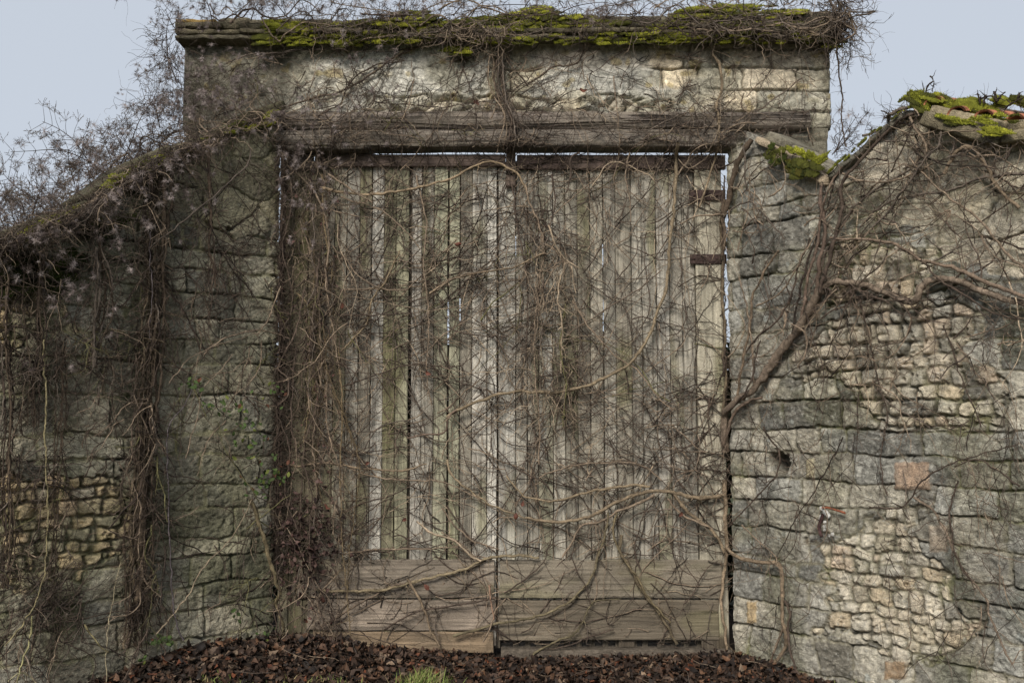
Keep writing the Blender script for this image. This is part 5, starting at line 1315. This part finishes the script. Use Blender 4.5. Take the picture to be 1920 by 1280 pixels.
# --- clematis with feathery seed heads, top left
def downy(bag, c, r, size=(0.006, 0.014), nf=30):
    n = len(c); m = n * nf
    cc = np.repeat(c, nf, 0); sz = np.repeat(r.uniform(size[0], size[1], n), nf)
    d = r.normal(size=(m, 3)) * np.array([0.7, 0.7, 0.9]) - np.array([0, 0, 0.35]); d /= np.linalg.norm(d, axis=1, keepdims=True)
    u = np.linspace(0, 1, 4)[None, :, None]
    sw = np.cross(d, r.normal(size=(m, 3))) * 1.1
    P = cc[:, None] + (d[:, None] * u + sw[:, None] * u ** 2) * sz[:, None, None]
    shade_ = np.repeat(r.uniform(0.6, 1.25, n), nf)[:, None]
    base = np.repeat(np.array([(0.40, 0.34, 0.32), (0.24, 0.195, 0.18), (0.13, 0.10, 0.09)])[r.choice(3, n, p=[0.36, 0.38, 0.26])], nf, 0)
    tubes(bag, P, np.broadcast_to(np.array([0.0008, 0.0008, 0.0006, 0.0003])[None], (m, 4)), base * shade_, 3)

root = thing('clematis', 'grey old clematis with feathery seed heads sprawling over the upper left wall', 'climbing plant', tuple(LEFT.P(0.9, 2.9, 0.1)))
tw = Bag(); fl = Bag(); rc = np.random.default_rng(55)
clus = [(400, 170, 50, 34, 110), (352, 215, 24, 24, 40), (315, 270, 24, 16, 24), (430, 225, 70, 22, 50), (250, 305, 40, 18, 45), (190, 320, 30, 18, 30), (60, 385, 50, 20, 60), (20, 420, 30, 25, 30), (150, 460, 45, 45, 26), (50, 500, 40, 30, 16), (440, 12, 70, 12, 60), (520, 25, 40, 14, 20), (400, 45, 30, 18, 14), (600, 380, 40, 40, 22), (560, 330, 30, 50, 30), (640, 200, 80, 50, 24), (680, 90, 60, 30, 22), (780, 45, 30, 20, 12), (190, 370, 60, 30, 40), (330, 330, 60, 30, 20), (120, 590, 60, 60, 16), (1110, 60, 10, 10, 8)]
cen = []
for (cx, cy, sx_, sy_, n) in clus:
    px = rc.normal(size=n) * sx_ + cx; py = rc.normal(size=n) * sy_ + cy
    p = place(px, np.maximum(py, -30), rc.uniform(0.03, 0.28, n)); cen.append(p)
cen = np.concatenate(cen)
cen2 = np.concatenate([cen, cen + rc.normal(size=cen.shape) * 0.010 - np.array([0, 0, 0.014]), cen + rc.normal(size=cen.shape) * 0.012 - np.array([0, 0, 0.03])]); downy(fl, cen2, rc)
# little stalks behind each head
free_walk(tw, cen, len(cen), (0.08, 0.25), (0.0008, 0.0016), 56, (BRN, GRY, DRK), np.array([0.2, 0.3, -0.6]), K=8, wig=0.25)
# matted stems along the sloping wall top
for k in range(46):
    u0 = rc.random(); L = rc.uniform(0.15, 0.45); pts = []
    for q in np.linspace(u0, min(u0 + L, 1.02), 6):
        xx = 510 - 560 * q; yy = np.interp(xx, [0, 60, 143, 217, 277, 367, 430, 500], [455, 428, 395, 335, 302, 268, 240, 212]); pts.append((xx, yy + rc.normal() * 12 + 2))
    P, rad, C = strand(tw, pts, rc.uniform(0.0025, 0.006), 0.002, rc.uniform(0.05, 0.22), np.array((BRN, GRY, DRK, TAN)[int(rc.integers(4))]), 4000 + k, sides=4)
    sprigs(tw, P, rad, C[0], 20, 4100 + k, (0.05, 0.22), up=0.1)
    sprigs(tw, P, rad, C[0], 22, 4200 + k, (0.02, 0.07), K=4, rr=0.002)
# brown tangle burying the edge of the slope
nn_ = 620; u_ = rc.random(nn_); xx = 515 - 560 * u_; yy = np.interp(xx, [0, 60, 143, 217, 277, 367, 430, 500], [455, 428, 395, 335, 302, 268, 240, 212])
c = place(xx, yy + 8 + np.abs(rc.normal(size=nn_)) * 12, rc.uniform(0.03, 0.13, nn_)); c[:, 2] += 0.02 + rc.uniform(0, 0.05, nn_)
free_walk(tw, c, nn_, (0.10, 0.42), (0.0014, 0.0038), 83, (BRN, GRY, TAN, BRN), np.array([-0.45, -0.15, -0.35]), K=11, wig=0.45, grav=0.05)
# sprays standing out against the sky
def spray(pts, yplane, seed, umb=6, sc=1.0, heads=0.3, r0=0.004, npair=9):
    Q = np.array(pts, float); P = crom(onY(Q[:, 0], Q[:, 1], yplane), 40); r_ = np.random.default_rng(seed)
    b2 = Bag(); tubes(b2, P[None], np.linspace(r0, 0.0016, 40)[None], np.array(DRK) * 1.2, 5); b2.build('stem', M_bark, root)
    for k in np.linspace(6, 38, npair).astype(int):
        T = P[min(k + 1, 39)] - P[k - 1]; T /= np.linalg.norm(T)
        for sg in (-1, 1):
            dd = np.cross(T, np.array([0, -1, 0])) * sg + T * 0.75 + r_.normal(size=3) * 0.15; dd /= np.linalg.norm(dd)
            L = r_.uniform(0.05, 0.12) * sc
            tip = P[k] + dd * L
            mid = P[k] + dd * L * 0.5 + r_.normal(size=3) * 0.004
            tubes(tw, crom([P[k], mid, tip], 6)[None], np.linspace(0.0018, 0.0011, 6)[None], np.array(DRK) * 1.2, 3)
            for j in range(umb):
                d3 = dd + r_.normal(size=3) * 0.55; d3 /= np.linalg.norm(d3); l3 = r_.uniform(0.02, 0.05) * sc
                e = tip + d3 * l3
                tubes(tw, np.stack([tip, (tip + e) / 2 + r_.normal(size=3) * 0.002, e])[None], np.array([[0.0012, 0.001, 0.0009]]), np.array(GRY), 3)
                for _ in range(2):
                    e2 = e + (d3 + r_.normal(size=3) * 0.6) * 0.014; tubes(tw, np.stack([e, e2])[None], np.array([[0.0011, 0.0013]]), np.array(GRY), 3)
            if r_.random() < heads: downy(fl, (tip + r_.normal(size=(2, 3)) * 0.015), r_, (0.015, 0.024), 26)
LY = -0.75
for k, a in enumerate([([(210, 335), (180, 312), (140, 290), (100, 281), (60, 283), (20, 285)], LY), ([(195, 325), (165, 300), (140, 265), (110, 242), (80, 228)], LY), ([(140, 345), (130, 310), (128, 280)], LY), ([(215, 330), (240, 280), (262, 225), (285, 190), (302, 150)], -0.4), ([(250, 300), (225, 270), (215, 240)], -0.5), ([(90, 400), (60, 370), (30, 350), (5, 325)], -1.1), ([(120, 395), (95, 365), (75, 350)], -1.0),
    ([(300, 240), (290, 200), (270, 185)], -0.35), ([(330, 150), (316, 110), (312, 60), (322, 20)], -0.2), ([(335, 60), (322, 45), (310, 18)], -0.15), ([(400, 50), (390, 10), (370, -20)], -0.15), ([(470, 40), (480, 12), (500, -10)], -0.12), ([(540, 35), (520, 10), (500, -8)], -0.12), ([(560, 45), (585, 20), (600, 0)], -0.12), ([(620, 40), (640, 10), (660, -15)], -0.12), ([(700, 45), (710, 20), (712, 5)], -0.12), ([(760, 40), (758, 10), (756, -12)], -0.12),
    ([(820, 40), (830, 15), (845, -8)], -0.1), ([(880, 35), (900, 8), (930, -5)], -0.1), ([(870, 22), (940, 10), (1010, 12), (1070, 28)], -0.1), ([(980, 20), (1000, -5), (1040, -12)], -0.1), ([(1040, 30), (1080, 12), (1130, 5), (1160, 12)], -0.1), ([(1130, 40), (1150, 12), (1180, -8)], -0.1), ([(1180, 40), (1210, 12), (1230, 0)], -0.1), ([(1300, 20), (1290, 0), (1340, -12)], -0.1), ([(850, 30), (870, 2), (860, -12)], -0.1),
    ([(230, 320), (210, 300), (190, 250)], -0.6), ([(170, 350), (165, 320), (150, 300)], -0.8), ([(10, 430), (-10, 380), (5, 350)], -1.2), ([(60, 410), (70, 370), (90, 340)], -1.1)]):
    spray(a[0], a[1], 500 + k, umb=6 if a[0][0][1] > 100 else 4, sc=1.0 if a[0][0][1] > 100 else 0.75, heads=0.35 if a[0][0][1] > 100 else 0.6, npair=9 if a[0][0][1] > 100 else 5)
# hanging wisps at the left end of the tall wall
c = place(rc.uniform(318, 340, 50), rc.uniform(80, 130, 50), rc.uniform(0.0, 0.1, 50))
free_walk(tw, c, 50, (0.15, 0.45), (0.0012, 0.0028), 77, (DRK, BRN), np.array([-0.25, 0, -1.0]), K=12, wig=0.3, grav=0.08)
c = place(rc.normal(size=240) * 60 + 390, rc.normal(size=240) * 40 + 190, rc.uniform(0.02, 0.2, 240))
free_walk(tw, c, 240, (0.08, 0.3), (0.001, 0.0024), 78, (DRK, BRN, GRY), np.array([0, 0, 0.1]), K=10, wig=0.4)
c = place(rc.normal(size=260) * 45 + 290, rc.normal(size=260) * 22 + 285, rc.uniform(0.02, 0.2, 260))
free_walk(tw, c[:120], 120, (0.05, 0.16), (0.001, 0.0024), 79, (DRK, BRN, GRY), np.array([-0.2, 0, 0.1]), K=10, wig=0.4)
c = place(rc.uniform(-20, 210, 240), 0 * rc.uniform(0, 1, 240) + 420, rc.uniform(0.0, 0.25, 240)); c[:, 2] += rc.normal(size=240) * 0.07
free_walk(tw, c, 240, (0.06, 0.28), (0.001, 0.0024), 80, (DRK, BRN, GRY), np.array([-0.2, 0, 0.5]), K=10, wig=0.45)
fin(root, tw)
o = fl.build('seed_heads', M_down, root); o['kind'] = 'stuff'

# small clematis spray beside the right corner, against the sky
root = thing('clematis', 'small clematis spray with dark seed heads right of the coping corner against the sky', 'climbing plant', tuple(onY(1570, 270, -0.1)))
tw = Bag(); fl = Bag()
for k, a in enumerate([[(1565, 285), (1585, 250), (1605, 220)], [(1565, 285), (1592, 258), (1612, 232)], [(1560, 290), (1580, 270), (1625, 212)], [(1570, 280), (1575, 255), (1573, 232)]]):
    spray(a, -0.12, 900 + k, umb=3, sc=0.45, heads=0, npair=3)
downy(fl, onY(np.array([1592., 1613., 1626., 1574.]), np.array([216., 229., 212., 205.]), -0.12), rc, (0.02, 0.032), 40)
c = onY(rc.uniform(1562, 1605, 70), rc.uniform(240, 300, 70), -0.1)
free_walk(tw, c, 70, (0.04, 0.14), (0.001, 0.0024), 81, (DRK, BRN), np.array([0.3, 0, 0.4]), K=7, wig=0.4)
fin(root, tw); o = fl.build('seed_heads', M_down, root); o['kind'] = 'stuff'

# twigs fallen on the litter
rt = np.random.default_rng(31); nn_ = 170; B = Bag()
x = rt.uniform(-2.2, 2.1, nn_); y = -rt.random(nn_) * 0.95 - 0.06
okk = ~((behind(LEFT, x, y)) & (x < XL)) & ~((behind(RIGHT, x, y)) & (x > XR)); x = x[okk]; y = y[okk]; nn_ = len(x)
free_walk(B, np.stack([x, y, gz(x, y) + 0.03], -1), nn_, (0.08, 0.35), (0.0012, 0.003), 33, (TAN, GRY, BRN), np.stack([rt.normal(size=nn_), rt.normal(size=nn_), 0.02 * rt.normal(size=nn_)], -1) * 3, K=8, wig=0.15, ysc=1)
o = B.build('fallen_twigs', M_twig); o['kind'] = 'stuff'; o['label'] = 'thin fallen twigs scattered over the leaf litter'

# ------------------------------------------------------------------ brambles and small finds
def leaflets(bag, c, size, r, colr):
    n = len(c)
    leaf_batch(bag, c, r.normal(size=(n, 3)) * 0.5 + np.array([0.3, -1, 0.4]), size, colr, r, 0.25)
def bramble(label, canes, lv, seed, cc=(0.13, 0.10, 0.13)):
    r = np.random.default_rng(seed); root = thing('bramble', label, 'bramble', tuple(place(np.array([canes[0][0][0][0]]), np.array([canes[0][0][0][1]]), 0.05)[0]), 'brambles on the left wall')
    for k, (pts, r0, c1) in enumerate(canes):
        B = Bag(); P, rad, C = strand(B, pts, r0, r0 * 0.6, 0.10, c1, seed + k, sides=6, rough=0.1); B.build('cane', M_bark, root)
    B = Bag()
    for (x, y, sx_, sy_, n) in lv:
        px = r.normal(size=n) * sx_ + x; py = r.normal(size=n) * sy_ + y; c = place(px, py, r.uniform(0.06, 0.16, n))
        pal_ = np.array([(0.045, 0.07, 0.022), (0.06, 0.09, 0.028), (0.035, 0.05, 0.018), (0.11, 0.125, 0.03), (0.09, 0.04, 0.025)])
        leaflets(B, c, r.uniform(0.022, 0.04, n), r, pal_[r.choice(5, n, p=[0.32, 0.28, 0.2, 0.12, 0.08])])
    if lv: B.build('foliage', M_green, root)
PUR = (0.105, 0.088, 0.09)
bramble('green-leaved bramble in front of the left wall beside the gate jamb', [([(370, 780), (345, 720), (352, 700), (380, 715), (420, 750)], 0.003, OLV), ([(330, 860), (350, 790), (365, 730), (400, 690), (420, 665)], 0.003, TAN), ([(470, 940), (430, 880), (400, 830), (390, 790)], 0.003, OLV)],
        [(345, 722, 16, 8, 16), (400, 757, 22, 10, 22), (440, 800, 26, 14, 14), (480, 870, 22, 22, 24), (450, 840, 30, 20, 14), (495, 740, 12, 14, 12), (468, 905, 18, 12, 18), (512, 888, 8, 6, 6)], 71)
bramble('low green bramble sprig at the foot of the rope vine', [([(285, 1195), (272, 1180), (262, 1165)], 0.002, OLV)], [(284, 1192, 14, 9, 22), (250, 1228, 6, 4, 4)], 72)
bramble('low bramble sprig with few leaves in the litter beside the gate', [([(500, 1195), (497, 1150), (490, 1090)], 0.003, BRN), ([(505, 1225), (508, 1160), (505, 1100), (498, 1050)], 0.003, BRN)], [(492, 1190, 14, 10, 12), (420, 1150, 8, 6, 5)], 73)
bramble('long bluish bramble cane standing upright right of the rope vine', [([(325, 1195), (312, 1150), (305, 1090), (300, 1000), (299, 900), (300, 800), (330, 760), (345, 720)], 0.0045, PUR), ([(266, 440), (266, 500), (267, 570), (266, 640)], 0.003, PUR)], [], 74)
bramble('pale yellow bramble canes arching at the bottom left corner', [([(68, 640), (70, 760), (72, 870), (75, 970), (70, 1060), (53, 1120), (27, 1166), (-5, 1205)], 0.0045, (0.26, 0.22, 0.12)), ([(45, 1150), (40, 1200), (20, 1260), (25, 1300)], 0.005, (0.26, 0.24, 0.12)), ([(0, 1270), (30, 1252), (60, 1280)], 0.004, (0.3, 0.27, 0.16)), ([(22, 1200), (45, 1250), (60, 1290)], 0.005, (0.25, 0.2, 0.15)), ([(183, 1270), (188, 1180), (200, 1100), (212, 1050)], 0.003, (0.26, 0.22, 0.14)), ([(145, 1165), (165, 1195), (185, 1215)], 0.005, (0.2, 0.17, 0.09))], [], 75)
bramble('light straight bramble cane leaning diagonally across the left wall', [([(275, 1185), (333, 1116), (365, 1060), (400, 1026), (430, 985), (457, 936)], 0.0045, (0.24, 0.19, 0.13)), ([(235, 740), (255, 790), (275, 835), (290, 850)], 0.003, TAN), ([(300, 720), (345, 670), (420, 640), (480, 622)], 0.003, TAN)], [], 76)

spots = [(860, 460, 'above the middle of the left gate leaf', 3.2), (803, 700, 'near the centre of the left gate leaf', 3.0), (644, 575, 'in the vine curtain at the left of the gate', 2.6), (967, 966, 'by the centre joint low on the gate', 3.0), (980, 943, 'just above another near the centre joint', 2.4), (801, 1098, 'over the left kick board', 3.0), (616, 948, 'low in the left jamb vines', 3.0), (608, 1122, 'at the left end of the kick boards', 3.4), (575, 1158, 'at the foot of the left jamb', 3.0), (1092, 176, 'on the plaster right of centre above the gate', 3.4), (893, 201, 'on the stones just above the lintel', 2.8), (760, 972, 'left of the dark slit between planks', 2.4), (1275, 962, 'right of the fanning stems near the right edge of the gate', 2.6), (690, 868, 'beside the horizontal stem on the left leaf', 2.2)]
for k, (px, py, wh, sz) in enumerate(spots):
    r_ = np.random.default_rng(600 + k); p = place(np.array([px]), np.array([py]), 0.07)
    B = Bag(); leaf_batch(B, p, np.array([[0.3, -1, 0.2]]) + r_.normal(size=(1, 3)) * 0.3, np.array([sz * 0.016]), np.array([(0.12, 0.045, 0.028)]) * r_.uniform(0.6, 1.2), r_, 0.8)
    o = B.build('dead_leaf', M_leaf, None, tuple(p[0])); tag(o, 'rust-red curled leaf ' + wh, 'leaf', 'rust-red leaves caught in the vines')

# iron hook set in white lime on the right wall
root = thing('iron_hook', 'rusty iron hook set in white lime on the lower right wall', 'hook', tuple(place(np.array([1547]), np.array([975]), 0.0)[0]))
def onR(pts, off): 
    Q = np.array(pts, float); t_, z_, _ = RIGHT.hit(Q[:, 0], Q[:, 1]); return RIGHT.P(t_, z_, np.full(len(Q), off) if np.isscalar(off) else np.array(off))
B = Bag(); tubes(B, crom(onR([(1548, 963), (1545, 972), (1541, 985), (1542, 996), (1546, 1005)], 0.028), 20)[None], np.linspace(0.010, 0.011, 20)[None], np.array((0.055, 0.03, 0.028)), 8, 0.2, 3); B.build('hook', M_iron, root)
B = Bag(); tubes(B, crom(onR([(1546, 951), (1556, 951), (1570, 955), (1588, 961)], 0.02), 18)[None], np.linspace(0.006, 0.007, 18)[None], np.array((0.22, 0.075, 0.04)), 8, 0.4, 5); B.build('rod', M_iron, root)
def blob(pts, rad, off, seed, b):
    r_ = np.random.default_rng(seed)
    for (x, y, s_) in pts:
        c = onR([(x, y)], off)[0]; U, W = np.meshgrid(np.linspace(0, 2 * math.pi, 13), np.linspace(0, math.pi, 8))
        D = RIGHT.a * (np.cos(U) * np.sin(W))[..., None] + np.array([0, 0, 1.0]) * (np.sin(U) * np.sin(W))[..., None] * 1.2 + RIGHT.n * (np.cos(W) * 0.55)[..., None]
        P = c + D * (s_ * rad * (1 + 0.5 * vn3(D * 1.0 + seed, 2.2, seed)))[..., None]
        idx = np.arange(P.shape[0] * P.shape[1]).reshape(P.shape[:2]); b.add(P.reshape(-1, 3), np.stack([idx[:-1, :-1], idx[:-1, 1:], idx[1:, 1:], idx[1:, :-1]], -1).reshape(-1, 4), (0.62, 0.61, 0.57))
b = Bag(); blob([(1542, 953, 1.1), (1549, 960, 1.5), (1554, 966, 1.2), (1542, 969, 1.1), (1540, 975, 0.8), (1548, 979, 0.9), (1547, 987, 0.9), (1547, 993, 0.7), (1543, 1004, 0.6), (1562, 1001, 0.9), (1556, 1004, 0.7)], 0.012, 0.006, 3, b)
b.build('lime_patch', M_stone, root)

# ------------------------------------------------------------------ dark hedge far behind, seen only through the slits
rh = np.random.default_rng(66); n = 30000
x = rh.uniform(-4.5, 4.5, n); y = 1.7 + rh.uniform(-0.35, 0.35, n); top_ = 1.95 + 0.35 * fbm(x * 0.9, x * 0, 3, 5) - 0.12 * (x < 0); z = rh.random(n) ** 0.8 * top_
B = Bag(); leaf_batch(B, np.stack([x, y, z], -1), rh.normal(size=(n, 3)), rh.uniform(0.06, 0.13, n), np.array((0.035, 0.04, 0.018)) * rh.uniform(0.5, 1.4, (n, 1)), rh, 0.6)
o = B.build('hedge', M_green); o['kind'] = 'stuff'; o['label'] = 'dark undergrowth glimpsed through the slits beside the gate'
